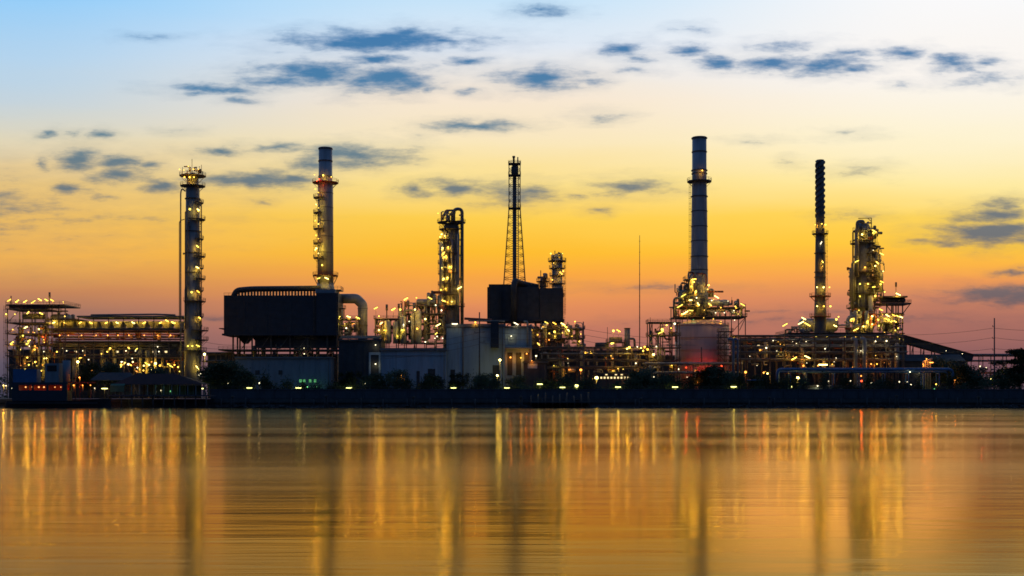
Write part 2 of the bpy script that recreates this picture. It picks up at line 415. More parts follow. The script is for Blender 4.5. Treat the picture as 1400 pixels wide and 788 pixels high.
# ------------------------------------------------------------------ left process structure
def left_structure():
    t = Thing('process_structure', 'multi-deck open steel structure with a row of slanted lamps on top', 'process unit', 36, 500)
    t.frame([10, 27, 44, 62], [422, 441, 456, 471, 486, 502], 0, 16, seed=1, m=STEEL)
    t.box('upper_deck', 9, 90, 416.5, 418, -0.9, 17, STEEL)
    t.add('guard_rail', MB().rail([t.P(9,416.5,-.9), t.P(90,416.5,-.9), t.P(90,416.5,17), t.P(9,416.5,17)], 1.3, 2.2, 0.09, True), STEEL)
    for x in (70, 79, 88):
        t.add('column', MB().bar(t.P(x,530,1), t.P(x,418,1), 0.34), STEEL)
    t.box('wind_screen', 12, 62, 418.2, 421.6, 0.3, 0.6, STEEL_RED)
    t.drum('drum', 62, 90, 434, 6, 5.4, PIPEL)
    t.drum('drum', 20, 52, 431, 8, 4, PIPEL)
    for x, y0, y1, r in ((20,446,470,3.5),(52,443,471,3),(36,472,486,4),(24,488,512,2.4),(52,487,520,3)):
        t.vessel('vessel', x, y0, y1, 7, r, random.Random(x).choice([SHELL, PIPEL]))
    t.add('vent_pipe', MB().tube([t.P(64,417,3), t.P(64,407,3), t.P(64,406,3), t.P(64,399,3)], [0.15,0.15,0.42,0.42], 8), STEEL)
    t.add('vent_pipe', MB().tube([t.P(11,417,3), t.P(11,404,3)], 0.22, 8), STEEL)
    t.clutter(10, 62, 442, 525, 2, 13, 34, 11)
    t.clutter(62, 90, 424, 445, 2, 13, 10, 12)
    t.ladder(7, 418, 520, -0.4)
    for x, y in ((13,411),(24,412),(35,412.5),(46,413),(55,410),(64,410.5),(72,411)):
        t.lamp(x, y, -0.5, 'bar', L=6, ang=32 if x < 50 else -30, pole=2.0)
    t.lamp(87, 413, -0.5, 'bulb', pole=1.5)
    for x, y in ((10,430),(22,430),(19,451),(17,471),(90,433)): t.lamp(x, y, -1.2, r=0.42)
    for x, y, a in ((39,428,50),(57,429,-25),(36,448,30),(38,470,25),(17,469,35)): t.lamp(x, y, -0.6, 'bar', L=5, ang=a)
    t.lamp(60, 461, -1.2, m=REDL, r=0.35)
    for x, y in ((36,489),(47,495),(38,499),(57,499),(30,459),(46,478),(26,478),(52,450),(33,505),(55,507)): t.lamp(x, y, 1.0, r=0.4, m=WARM)
    for x, y in ((41,454),(35,454),(44,473),(30,497),(24,500)): t.lamp(x, y, 3, r=0.3, m=ORANGE)
    t.sprinkle(12, 62, 444, 512, 9, 1.5, 401, .34)
left_structure()

def air_cooler():
    t = Thing('air_cooler_rack', 'long low air cooler rack, a row of yellow lit bays under its thin roof', 'pipe rack', 158, 505)
    xs = [66 + i*20.6 for i in range(10)]
    t.frame(xs, [466.5, 488], 0, 14, seed=2, deck=True)
    for x in xs:
        t.add('post', MB().bar(t.P(x,466,0.2), t.P(x,433.5,0.2), 0.3), STEEL)
    t.box('fan_deck', 64, 252, 449, 452, -1.2, 15, STEEL)
    t.add('guard_rail', MB().rail([t.P(64,449,-1.2), t.P(252,449,-1.2)], 1.15, 2.2, 0.09), STEEL)
    t.box('roof', 106, 252, 432, 434.2, -1.0, 14, ROOFG)
    t.box('roof', 64, 105.6, 436, 438, -1.0, 14, STEEL)
    t.add('ridge_pipe', MB().tube([t.P(122,430.5,2), t.P(210,429.5,2), t.P(238,430.5,2)], 0.35, 8), PIPE)
    for i in range(11):
        a = 67 + i*16.6; z0 = t.Z(448.8); z1 = t.Z(439)
        mb = MB(); x0, x1 = t.X(a), t.X(a+14.6); y0, y1 = t.Y+2.2, t.Y+11
        mb._q([(x0,y0,z1),(x1,y0,z1),(x1,y1,z1),(x0,y1,z1),(x0+1.2,y0+1,z0),(x1-1.2,y0+1,z0),(x1-1.2,y1-1,z0),(x0+1.2,y1-1,z0)],
              [(0,1,2,3),(7,6,5,4),(0,4,5,1),(1,5,6,2),(2,6,7,3),(3,7,4,0)])
        t.add('fan_plenum', mb, PIPEL)
    for k, (y, r) in enumerate(((454.5,.35),(457,.28),(460,.4),(463.2,.33))):
        t.pipe('pipe', [(66,y,1.5+k*2.2),(250,y,1.5+k*2.2)], r, STEEL_RED if k % 2 else PIPE)
    for k, (y, r) in enumerate(((470,.3),(472.5,.4),(476,.25),(484,.35))):
        t.pipe('pipe', [(66,y,2+k*2.5),(250,y,2+k*2.5)], r, PIPE)
    t.clutter(66, 250, 453, 466, 3, 10, 26, 21)
    t.clutter(66, 250, 468, 525, 2, 13, 46, 22)
    for x in (73,88,109,124,145,160,182,197,219,236):
        t.lamp(x, 441.5, 0.2, 'bar', L=4.2, ang=28 if int(x) % 2 else -28, back=1.0)
    t.lamp(229, 439, -0.8, 'bar', L=5, ang=-30); t.lamp(238, 441.5, -0.8, 'bar', L=6, ang=-25)
    for x in (80,92,110,130,146,160,175,196,214,232): t.lamp(x, 458.5, 1.2, r=0.32, m=ORANGE if x % 3 else WHITE)
    for x, y in ((114,480),(173,480),(186,480),(92,480),(122,492),(61,481),(218,481)): t.lamp(x, y, -0.8, r=0.33, m=WHITE)
    for x, y, q in ((77,481,.55),(150,476.5,.7),(146,481,.4),(165,499,.55),(170,496,.45),(181,495,.5),(196,500,.4),(203,499,.55),(212,497,.6),(218,500,.5),(230,498,.55),(238,499,.5),(243,502,.4),(190,505,.35),(207,506,.35),(245,508,.4)):
        t.lamp(x, y, 0.6, r=q, m=WARM)
    for x, y in ((200,497),(178,499),(234,501)): t.lamp(x, y, 0, 'bar', L=5, ang=-30)
    t.sprinkle(68, 246, 470, 512, 12, 1.0, 402, .3); t.sprinkle(150, 246, 492, 510, 8, .5, 403, .36)
air_cooler()

def left_column():
    t = Thing('distillation_column', 'tall slim distillation column at the left with platforms on its right side', 'column', 260, 497)
    c = 260; k = t.s
    prof = [(11.2*k, GND), (11.2*k, t.Z(395)), (9.8*k, t.Z(390)), (9.3*k, t.Z(258)), (8.5*k, t.Z(254)), (7.5*k, t.Z(238)), (4*k, t.Z(235)), (1, t.Z(234))]
    sh = t.add('shell', MB().lathe(t.X(c), t.Y+4, prof, 28), SHELL)
    for py in (270, 315, 345, 372, 425): t.add('band', MB().sector(t.X(c), t.Y+4, t.Z(py)-.2, t.Z(py)+.2, 9.6*k, 10.7*k), STEEL, sh)
    t.platform(c, 238, 4, 7, 18); t.platform(c, 252, 4, 8, 17)
    t.platform(c, 298, 4, 10.6, 17, -100, 80); t.platform(c, 349, 4, 10.8, 17, -70, 60); t.platform(c, 380, 4, 10.8, 17, -70, 60)
    t.platform(c, 411, 4, 11, 17.5, -120, 80); t.platform(c, 451, 4, 12, 21, -80, 60); t.platform(c, 464, 4, 12, 21, -60, 60); t.platform(c, 479, 4, 12.2, 19)
    t.dress(c, 262, 500, 4, 10.0, 301, 6)
    for py in (275, 325, 365, 396, 432): t.platform(c, py, 4, 10.8, 14.5, -60, 40)
    t.ladder(272, 298, 349, 1.5); t.ladder(273, 349, 411, 1.5); t.ladder(274, 411, 500, 0.5); t.ladder(270, 252, 298, 0)
    t.pipe('overhead_pipe', [(254,262,-0.5),(249,258,-0.5),(247.5,264,-0.5),(247.5,440,-0.5),(247.5,520,-0.5)], 0.28, PIPE)
    t.pipe('riser_pipe', [(252,300,0.2),(245,302,0.2),(245,445,0.2)], 0.18, PIPE)
    for x, y0 in ((259,215),(246,226),(272,223),(265,227)): t.add('antenna', MB().bar(t.P(x,238,4), t.P(x,y0,4), 0.16), STEEL)
    t.clutter(250, 271, 227, 236, 1, 7, 8, 31)
    for x, y in ((246,232),(258,228),(272,232),(252,233),(265,232)): t.lamp(x, y, -0.6, r=0.3, m=WARMS)
    for x in (253, 260, 266): t.lamp(x, 243, -0.9, r=0.42, m=WARM)
    t.lamp(261, 287, -1.6, r=0.5, m=WARM); t.lamp(271, 287, 0, 'bar', L=4, ang=-40)
    t.lamp(270, 337, 0, 'bar', L=4.5, ang=-40); t.lamp(270, 366, 0, 'bar', L=5, ang=-25)
    t.lamp(263, 400, -1.2, r=0.5, m=WARM); t.lamp(271, 399, 0, 'bar', L=5, ang=-40)
    t.lamp(273, 435, 0, 'bar', L=4.5, ang=-40)
    for x in (258, 264): t.lamp(x, 473.5, -1.2, r=0.5, m=WARM)
    t.lamp(271, 473, -0.5, 'bar', L=5, ang=-25); t.lamp(271, 503, -1, 'bar', L=6, ang=-50); t.lamp(275, 512, -1.5, 'bar', L=5, ang=35, m=WHITE)
left_column()

# ------------------------------------------------------------------ heaters with dark casings
def left_heater():
    t = Thing('fired_heater', 'broad navy box heater raised on steel legs with a header pipe on its roof', 'heater', 384, 512)
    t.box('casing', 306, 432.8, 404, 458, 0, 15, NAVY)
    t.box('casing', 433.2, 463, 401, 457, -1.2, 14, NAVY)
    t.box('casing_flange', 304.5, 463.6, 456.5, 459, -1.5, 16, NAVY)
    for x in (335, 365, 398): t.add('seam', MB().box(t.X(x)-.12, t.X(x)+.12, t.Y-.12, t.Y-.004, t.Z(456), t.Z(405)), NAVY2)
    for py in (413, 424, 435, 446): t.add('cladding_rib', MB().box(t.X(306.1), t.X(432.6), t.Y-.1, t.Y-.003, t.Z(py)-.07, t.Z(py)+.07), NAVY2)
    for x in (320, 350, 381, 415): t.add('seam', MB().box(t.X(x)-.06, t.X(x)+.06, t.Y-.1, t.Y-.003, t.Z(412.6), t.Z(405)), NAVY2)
    t.ladder(430, 404, 458, -.5); t.ladder(462, 401, 476, -1.8)
    t.add('roof_rail', MB().rail([t.P(306,404,.2), t.P(432,404,.2)], 1.1, 2.0, .09), STEEL)
    t.box('inspection_door', 340, 346, 447, 455, -.16, -.005, NAVY2); t.box('inspection_door', 392, 398, 447, 455, -.16, -.005, NAVY2)
    t.pipe('header_pipe', [(316,406,4),(320,396.2,4),(340,394.2,4),(436,393.4,4)], 4.0*t.s, NAVY2, 14, 4)
    for i in range(26):
        x = 324 + i*4.3
        t.add('header_post', MB().box(t.X(x)-.32, t.X(x)+.32, t.Y+3.4, t.Y+4.6, t.Z(404.1), t.Z(397.6)), NAVY2)
    t.box('collar', 431, 458, 395.5, 401, 0, 13, GREYW)
    for x in (318, 324, 344, 370, 396, 420, 447, 460):
        for d in (1, 14): t.add('leg', MB().bar(t.P(x,545,d), t.P(x,458.5,d), 0.6), STEEL)
    for a in range(7):
        x0 = 322 + a*19.5
        mb = MB(); z0, z1 = t.Z(469), t.Z(459); y0, y1 = t.Y+2, t.Y+13
        xa, xb = t.X(x0), t.X(x0+17)
        mb._q([(xa,y0,z1),(xb,y0,z1),(xb,y1,z1),(xa,y1,z1),(xa+2,y0+3,z0),(xb-2,y0+3,z0),(xb-2,y1-3,z0),(xa+2,y1-3,z0)],
              [(0,1,2,3),(7,6,5,4),(0,4,5,1),(1,5,6,2),(2,6,7,3),(3,7,4,0)])
        t.add('burner_hopper', mb, NAVY)
    t.box('underside_filler', 346, 461, 461.5, 475, 3.5, 12.5, NAVY)  # block added to darken the gap under the casing
    t.box('burner_deck', 300, 468, 478, 479.5, -2, 16, STEEL)
    t.add('guard_rail', MB().rail([t.P(300,478,-2), t.P(468,478,-2)], 1.2, 2.0, 0.1), STEEL)
    t.box('side_walkway', 300.5, 306, 449, 450, -1.6, 8, STEEL)
    for x in (330, 356, 382, 408): t.add('brace', MB().bar(t.P(x,477,0.6), t.P(x+12,460,0.6), 0.28), STEEL)
    t.clutter(322, 460, 466, 520, 2, 13, 36, 41)
    t.lamp(415, 476, 1, r=0.22, m=WHITE); t.lamp(416, 484, 0, r=0.22, m=WHITE)
left_heater()

def left_stack():
    t = Thing('chimney_stack', 'grey chimney with a red lit ring platform and small balconies down its left side', 'chimney', 442.5, 516, z=0)
    t.e.location.z = t.o[2]
    k = t.s; c = 442.5; cx, cy = t.X(c), t.Y+5
    t.add('base', MB().lathe(cx, cy, [(13*k, t.Z(470)),(13*k, t.Z(398)),(12.5*k, t.Z(394)),(11*k, t.Z(386))], 28), STACK)
    sh = t.add('flue', MB().lathe(cx, cy, [(11*k, t.Z(386)),(10.4*k, t.Z(250)),(9.4*k, t.Z(246)),(9.3*k, t.Z(199)),(8.2*k, t.Z(199)),(8.2*k, t.Z(203))], 32), STACK)
    for py in (200.5, 217.5, 239): t.add('band', MB().sector(cx, cy, t.Z(py)-.22, t.Z(py)+.22, 9.2*k, 10*k), STACKD, sh)
    for py in (262, 282, 301, 322, 344, 362): t.add('band', MB().sector(cx, cy, t.Z(py)-.12, t.Z(py)+.12, 10*k, 10.9*k), STACKD, sh)
    t.platform(c, 247, 5, 9.5, 18, m=STEEL_RED); t.platform(c, 375, 5, 10.8, 17.5, m=STEEL_RED)
    for i, py in enumerate((268, 289, 311, 331, 351)):
        t.platform(c, py, 5, 10.2, 16.5, 150, 250 if i % 2 else 265)
        t.lamp(431.5+ (i % 2), py-9, -0.6, r=0.34, m=WARM); t.lamp(436, py-4, -1.2, r=0.3, m=WARM)
        t.ladder(430 if i % 2 else 434, py, py+21, 0.2)
    t.lamp(442, 240, -0.2, r=0.5, m=WARM); t.lamp(430, 239, 0, r=0.28); t.lamp(453, 242, 0, r=0.25)
    t.lamp(437, 246, -1.2, m=REDS, r=0.35); t.lamp(434, 248.5, -1.4, m=REDS, r=0.25)
    t.lamp(433, 340, -1.0, r=0.45, m=WARM)
    for x in (436, 447): t.lamp(x, 381, -0.8, 'bar', L=5, ang=20 if x < 440 else -25)
    t.lamp(441, 363, -1, r=0.4, m=WARM)
    for i in range(6): t.add('gusset', MB().bar((cx+17*k*math.cos(i*1.05), cy+17*k*math.sin(i*1.05), t.Z(376)), (cx+11*k*math.cos(i*1.05), cy+11*k*math.sin(i*1.05), t.Z(388)), 0.3), STEEL)
    t.box('top_landing', 452, 466, 396, 397, 0, 8, STEEL)
    t.add('guard_rail', MB().rail([t.P(452,396,0), t.P(466,396,0), t.P(466,396,8)], 1.4, 1.6, 0.1), STEEL)
left_stack()

def flue_duct():
    t = Thing('flue_duct', 'fat grey duct bending down beside the navy box heater', 'duct', 490, 520)
    q = [t.P(462,407,6), t.P(485,407,6), t.P(493.5,415.5,6), t.P(493.5,530,6)]
    t.add('duct', MB().tube(bend(q, 0.8, 3), 6.7*t.s, 20), PIPEL)
    for y in (421, 444, 466): t.add('flange', MB().sector(t.X(493.5), t.Y+6, t.Z(y)-.15, t.Z(y)+.15, 6.5*t.s, 7.3*t.s), PIPE)
    f = Thing('access_scaffold', 'small lit steel scaffold standing under the bent flue duct', 'scaffold', 476, 514)
    f.frame([464, 476, 487], [436, 449, 461, 475], 0, 8, seed=5)
    f.frame([464.5, 469], [421], 1, 4, base=436, seed=6, w=0.25)
    f.clutter(465, 487, 438, 462, 1, 6, 18, 51)
    f.lamp(464, 434, -0.6, 'bar', L=4, ang=40); f.lamp(477, 433.5, -0.6, 'bar', L=5, ang=-20); f.lamp(489.5, 435, -0.6, 'bar', L=6, ang=-25)
    f.lamp(474, 449, -1.2, r=0.36, m=WHITE); f.lamp(470, 442, 2.5, r=.3); f.lamp(483, 442, 2.5, r=.3)
flue_duct()

def center_heater():
    t = Thing('fired_heater', 'slate box heater with a pipe over its roof beside the lattice flare tower', 'heater', 718, 545)
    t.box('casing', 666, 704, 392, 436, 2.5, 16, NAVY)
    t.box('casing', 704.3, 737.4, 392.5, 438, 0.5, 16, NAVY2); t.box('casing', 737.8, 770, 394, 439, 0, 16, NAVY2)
    t.box('roof_slab', 668, 737, 388, 392, 3, 15, NAVY)
    t.pipe('roof_pipe', [(735,391,6),(712,387,3),(704,384,-1),(702.5,392,-2.2),(702.5,447,-2.2)], 4.2*t.s, NAVY2, 14, 3)
    t.box('casing_flange', 665, 771.5, 436.5, 439.5, -0.8, 17, NAVY)
    for x in (672, 690, 712, 733, 752, 768):
        for d in (2, 15): t.add('leg', MB().bar(t.P(x,540,d), t.P(x,439,d), 0.6), STEEL)
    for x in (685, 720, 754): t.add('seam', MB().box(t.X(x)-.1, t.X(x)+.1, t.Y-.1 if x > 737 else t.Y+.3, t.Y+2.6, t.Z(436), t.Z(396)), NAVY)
    t.clutter(668, 770, 440, 475, 2, 13, 30, 61)
    t.ladder(771.5, 395, 470, 2)
    for py in (403, 414, 425): t.add('cladding_rib', MB().box(t.X(738), t.X(769.8), t.Y-.1, t.Y-.003, t.Z(py)-.07, t.Z(py)+.07), NAVY)
    t.add('roof_rail', MB().rail([t.P(738,394,.3), t.P(770,394,.3), t.P(770,394,15)], 1.1, 2.0, .09), STEEL)
    t.ladder(668, 392, 436, 2.2)
    u = Thing('burner_platform', 'lamp-lit steel platform crowded with pipes under the slate box heater', 'process unit', 762, 530)
    u.frame([724, 742, 760, 778, 798], [449, 462, 476, 492], 0, 12, seed=7)
    u.clutter(724, 798, 440, 475, 1, 9, 44, 62)
    for x, y in ((747,441.5),(758,442.5),(769.5,443.5)): u.lamp(x, y, -1, 'bar', L=6, ang=-28)
    u.lamp(758, 454, -1.2, r=0.6, m=WARM); u.lamp(777, 452, -1, 'bar', L=4, ang=-45); u.lamp(786, 440, -1, r=0.35, pole=3)
    for x, y in ((727,451),(782,460),(794,457),(769,455),(742,447),(751,456),(735,458)): u.lamp(x, y, 0, r=0.35)
    u.sprinkle(726, 796, 444, 472, 6, -.5, 410, .3)
center_heater()

def flare_tower():
    t = Thing('flare_tower', 'slender open lattice tower around a dark flare riser', 'tower', 703.5, 562)
    k = t.s; c = 703.5; cx, cy = t.X(c), t.Y
    def hw(py): return (7.6 if py < 285 else 7.6 + (py-285)/105*7.2) * k
    lv = [222 + i*10.6 for i in range(19)] + [440, 480, 530]
    for sx, sy in ((-1,-1),(1,-1),(1,1),(-1,1)):
        pts = [(cx+sx*hw(p), cy+sy*hw(p), t.Z(p)) for p in (222, 285, 390, 535)]
        t.add('leg', MB().tube(pts, 0.2, 6), STEEL)
    for p, q in zip(lv[:-1], lv[1:]):
        mb = MB(); a, b = hw(p), hw(q); za, zb = t.Z(p), t.Z(q)
        C = ((-1,-1),(1,-1),(1,1),(-1,1))
        for i in range(4):
            (ax, ay), (bx, by) = C[i], C[(i+1)%4]
            mb.bar((cx+ax*a, cy+ay*a, za), (cx+bx*a, cy+by*a, za), 0.17)
            mb.bar((cx+ax*a, cy+ay*a, za), (cx+bx*b, cy+by*b, zb), 0.13)
            mb.bar((cx+bx*a, cy+by*a, za), (cx+ax*b, cy+ay*b, zb), 0.13)
        t.add('lattice', mb, STEEL)
    t.add('riser', MB().tube([(cx,cy,GND),(cx,cy,t.Z(240))], 2.7*k, 14), STACKD)
    t.add('seal_drum', MB().lathe(cx, cy, [(2.7*k,t.Z(241)),(4.6*k,t.Z(237)),(4.6*k,t.Z(229)),(2.4*k,t.Z(225))], 14), STACKD)
    t.add('flare_tip', MB().tube([(cx-1.1*k,cy,t.Z(226)),(cx-1.1*k,cy,t.Z(216)),(cx-1.1*k,cy,t.Z(215.9)),(cx-1.1*k,cy,t.Z(213.6))], [1.4*k,1.4*k,2*k,2*k], 12), STACKD)
    t.add('pilot_pipe', MB().tube([(cx+4.4*k,cy,t.Z(240)),(cx+4.4*k,cy,t.Z(215))], 0.85*k, 10), STACKD)
    t.add('side_pipe', MB().tube([(cx+5*k,cy+1,GND),(cx+5*k,cy+1,t.Z(240))], 0.22, 8), PIPE)
    for py in (224.5, 240, 285):
        w = hw(py)+.3; o = t.add('platform', MB().box(cx-w, cx+w, cy-w, cy+w, t.Z(py)-.15, t.Z(py)+.02), STEEL)
        t.add('guard_rail', MB().rail([(cx-w,cy-w,t.Z(py)),(cx+w,cy-w,t.Z(py)),(cx+w,cy+w,t.Z(py)),(cx-w,cy+w,t.Z(py))],1.2,1.6,.1,True), STEEL, o)
flare_tower()

def small_columns():
    for (c, top, r, Y, lab, pls) in ((762, 352, 7, 556, 'short stout column with a lamp-lit crown behind the slate heater', ((356,12.5),(366,11),(376,10.5),(387,11),(404,10))),
                                  (742.5, 379, 4, 560, 'shortest column, peeping dark above the slate heater roof', ((384,9),(390,7)))):
        t = Thing('distillation_column', lab, 'column', c, Y); k = t.s
        t.add('shell', MB().lathe(t.X(c), t.Y+3, [(r*k,GND),(r*k,t.Z(top+3)),(r*.75*k,t.Z(top+1)),(r*.3*k,t.Z(top))], 20), SHELL)
        for py, ro in pls: t.platform(c, py, 3, r, ro)
        t.clutter(c-r, c+r, top-6, top+6, 0, 5, 8 if c > 750 else 5, int(c))
        t.ladder(c+r+3.5, top, 430, 1)
        t.add('vent_pipe', MB().tube([t.P(c-3,top+2,3), t.P(c-3,top-10,3)], 0.18, 6), STEEL)
        if c > 750:
            t.add('vent_pipe', MB().tube([t.P(c+5,top+4,2), t.P(c+5,top-6,2), t.P(c+1,top-7,2)], 0.4, 8), PIPE)
            for x, y in ((753,347),(769,347),(770,371),(757,360)): t.lamp(x, y, -0.5, r=0.36)
            t.lamp(766, 373, -1.2, r=0.5, m=WARM); t.lamp(755, 383, -1.0, r=0.4, m=WARM); t.lamp(768, 375, -1, r=.3)
small_columns()

# ------------------------------------------------------------------ central unit and column
def central_unit():
    t = Thing('process_structure', 'cluster of vertical drums, vents and pipes left of the middle column', 'process unit', 560, 520)
    t.frame([513, 519, 529, 542], [435.5, 454], 0, 9, seed=8)
    t.frame([552, 566, 580, 594, 606], [428, 441, 455, 468], 3, 13, seed=9)
    for x, y0, y1, r in ((530,438,470,4.4),(541,440,470,3.6),(551,432,470,4),(563.5,428,470,2.6),(571.5,424,470,4.4)):
        t.vessel('vertical_drum', x, y0, y1, -0.5 if x < 560 else 1.5, r, PIPEL)
    t.drum('horizontal_drum', 568, 594, 412, 5, 4.2, SHELL)
    t.frame([569, 581, 593], [417], 3, 8, base=430, seed=10)
    for x, y0, y1 in ((527.5,415.5,424),(544,414.5,421),(557,410,418),(590,396.5,406)):
        t.add('vent_pipe', MB().tube([t.P(x,440,4), t.P(x,y1,4), t.P(x,y1-.4,4), t.P(x,y0,4)], [0.22,0.22,0.5,0.5], 8), STEEL)
    t.pipe('gooseneck_pipe', [(552,440,2),(552,424,2),(566,424,2),(566,434,2)], 0.5, PIPE)
    t.clutter(513, 545, 436, 470, 0.5, 7, 26, 71); t.clutter(545, 606, 412, 470, 2, 11, 52, 72); t.clutter(585, 606, 398, 430, 2, 10, 18, 73)
    for x, y, a in ((514,421.5,28),(538,423,28),(555,409,30)): t.lamp(x, y, -0.5, 'bar', L=6, ang=a, pole=3.6)
    t.lamp(588, 408, -0.5, 'bar', L=6, ang=-28, pole=2)
    for x, y, q in ((519,433,.4),(548,424,.55),(570,408,.4),(571,450,.75),(550,452,.45),(553,452,.4),(582,437,.5),(519,452,.35),(526,452,.3),(568,424,.4)): t.lamp(x, y, -2.6, r=q, m=WARM)
    t.lamp(599.5, 445, -2.5, 'bar', L=7, ang=28); t.lamp(607, 412, -1.5, 'bar', L=6, ang=-20)
    for x, y in ((595,463),(598,460.5),(605.5,463),(582,468),(604,425),(596,418),(560,440)): t.lamp(x, y, -2.0, r=0.36, m=WHITE)
    t.sprinkle(514, 604, 425, 468, 6, -1.5, 404, .3)
central_unit()

def center_column():
    t = Thing('distillation_column', 'middle column with a thick downpipe looping over its top', 'column', 616, 535)
    k = t.s; c = 616.5
    sh = t.add('shell', MB().lathe(t.X(c), t.Y+4, [(11.5*k,GND),(11.5*k,t.Z(425)),(10.8*k,t.Z(420)),(10.8*k,t.Z(309)),(8.5*k,t.Z(304.5)),(3*k,t.Z(302.5))], 28), PIPE)
    t.pipe('overhead_pipe', [(620,304,2),(620,285,2),(631.5,285,2),(631.5,330,2),(631.5,445,2)], 2.3*k, PIPE, 14, 2.6)
    t.pipe('side_pipe', [(626,320,-0.5),(626,430,-0.5)], 0.4, PIPEL); t.pipe('side_pipe', [(623,350,-0.8),(623,440,-0.8)], 0.3, PIPE)
    t.platform(c, 302.5, 4, 8, 19.5); t.platform(c, 326, 4, 10.8, 17, 120, 260)
    for i, py in enumerate((331, 346, 358.5, 373, 388, 403)):
        t.platform(c, py, 4, 10.8, 18.5, 130, 300 if i % 2 else 270)
        t.lamp(602 + (i*3) % 7, py-6.5, -0.8, r=0.42, m=WARM); t.lamp(608 + (i*5) % 8, py-8, -1.0, r=0.34, m=WARM)
        t.ladder(600 + (i % 2)*4, py, py+15, 0.5)
    t.dress(c, 310, 440, 4, 11, 302, 9); t.platform(c, 312, 4, 10.8, 17, 150, 350); t.platform(c, 418, 4, 11, 18.5, 130, 380)
    t.ladder(608, 330, 440, -1); t.ladder(621, 305, 400, -.8)
    t.clutter(603, 632, 286, 302, 1, 7, 14, 81); t.clutter(602, 622, 318, 425, -0.4, 0.6, 16, 82)
    for x in (603, 610, 617): t.add('vent_pipe', MB().tube([t.P(x,302,3), t.P(x,289,3), t.P(x+3,288,3)], 0.35, 8), PIPE)
    t.lamp(599, 292, -0.5, r=.25); t.lamp(604, 321, -1.2, r=0.5, m=WARM); t.lamp(628.5, 394.5, -2, 'bar', L=7, ang=30)
    t.lamp(612, 414, -1.5, r=.4, m=WARM); t.lamp(604, 410, -1.5, r=.5, m=WARM); t.lamp(618, 413, -1.5, r=.4, m=WARM)
    t.sprinkle(602, 626, 310, 420, 3, -1.6, 405, .32)
center_column()

# ------------------------------------------------------------------ buildings
def building(name, label, x0, x1, y0, Y, depth, m, roof=ROOFG, bays=4, parapet=0.6, cat='building', base=None):
    t = Thing(name, label, cat, (x0+x1)/2, Y)
    zt = t.Z(y0)
    t.add('wall', MB().box(t.X(x0), t.X(x1), Y, Y+depth, GND, zt-parapet), m)
    t.add('roof', MB().box(t.X(x0)-.35, t.X(x1)+.35, Y-.35, Y+depth+.35, zt-parapet, zt), roof)
    for i in range(1, bays):
        x = t.X(x0 + (x1-x0)*i/bays)
        t.add('pilaster', MB().box(x-.22, x+.22, Y-.16, Y-.003, GND, zt-parapet-.05), m)
    t.add('gutter', MB().tube([(t.X(x0)-.3, Y-.5, zt-parapet-.1),(t.X(x1)+.3, Y-.5, zt-parapet-.1)], .12, 6), STEEL)
    t.add('downpipe', MB().tube([(t.X(x1)-.8, Y-.3, zt-parapet-.1),(t.X(x1)-.8, Y-.3, GND)], .1, 6), STEEL)
    return t
def windows(t, xs, y0, y1, w, m, d=-0.12, name='window', lit=False):
    for x in xs:
        f = t.add(name, MB().box(t.X(x)-w*t.s/2-.15, t.X(x)+w*t.s/2+.15, t.Y+d, t.Y+d+.114, t.Z(y1)-.15, t.Z(y0)+.15), DARKW)
        t.add('pane', MB().box(t.X(x)-w*t.s/2, t.X(x)+w*t.s/2, t.Y+d-.05, t.Y+d-.003, t.Z(y1), t.Z(y0)), m, f)

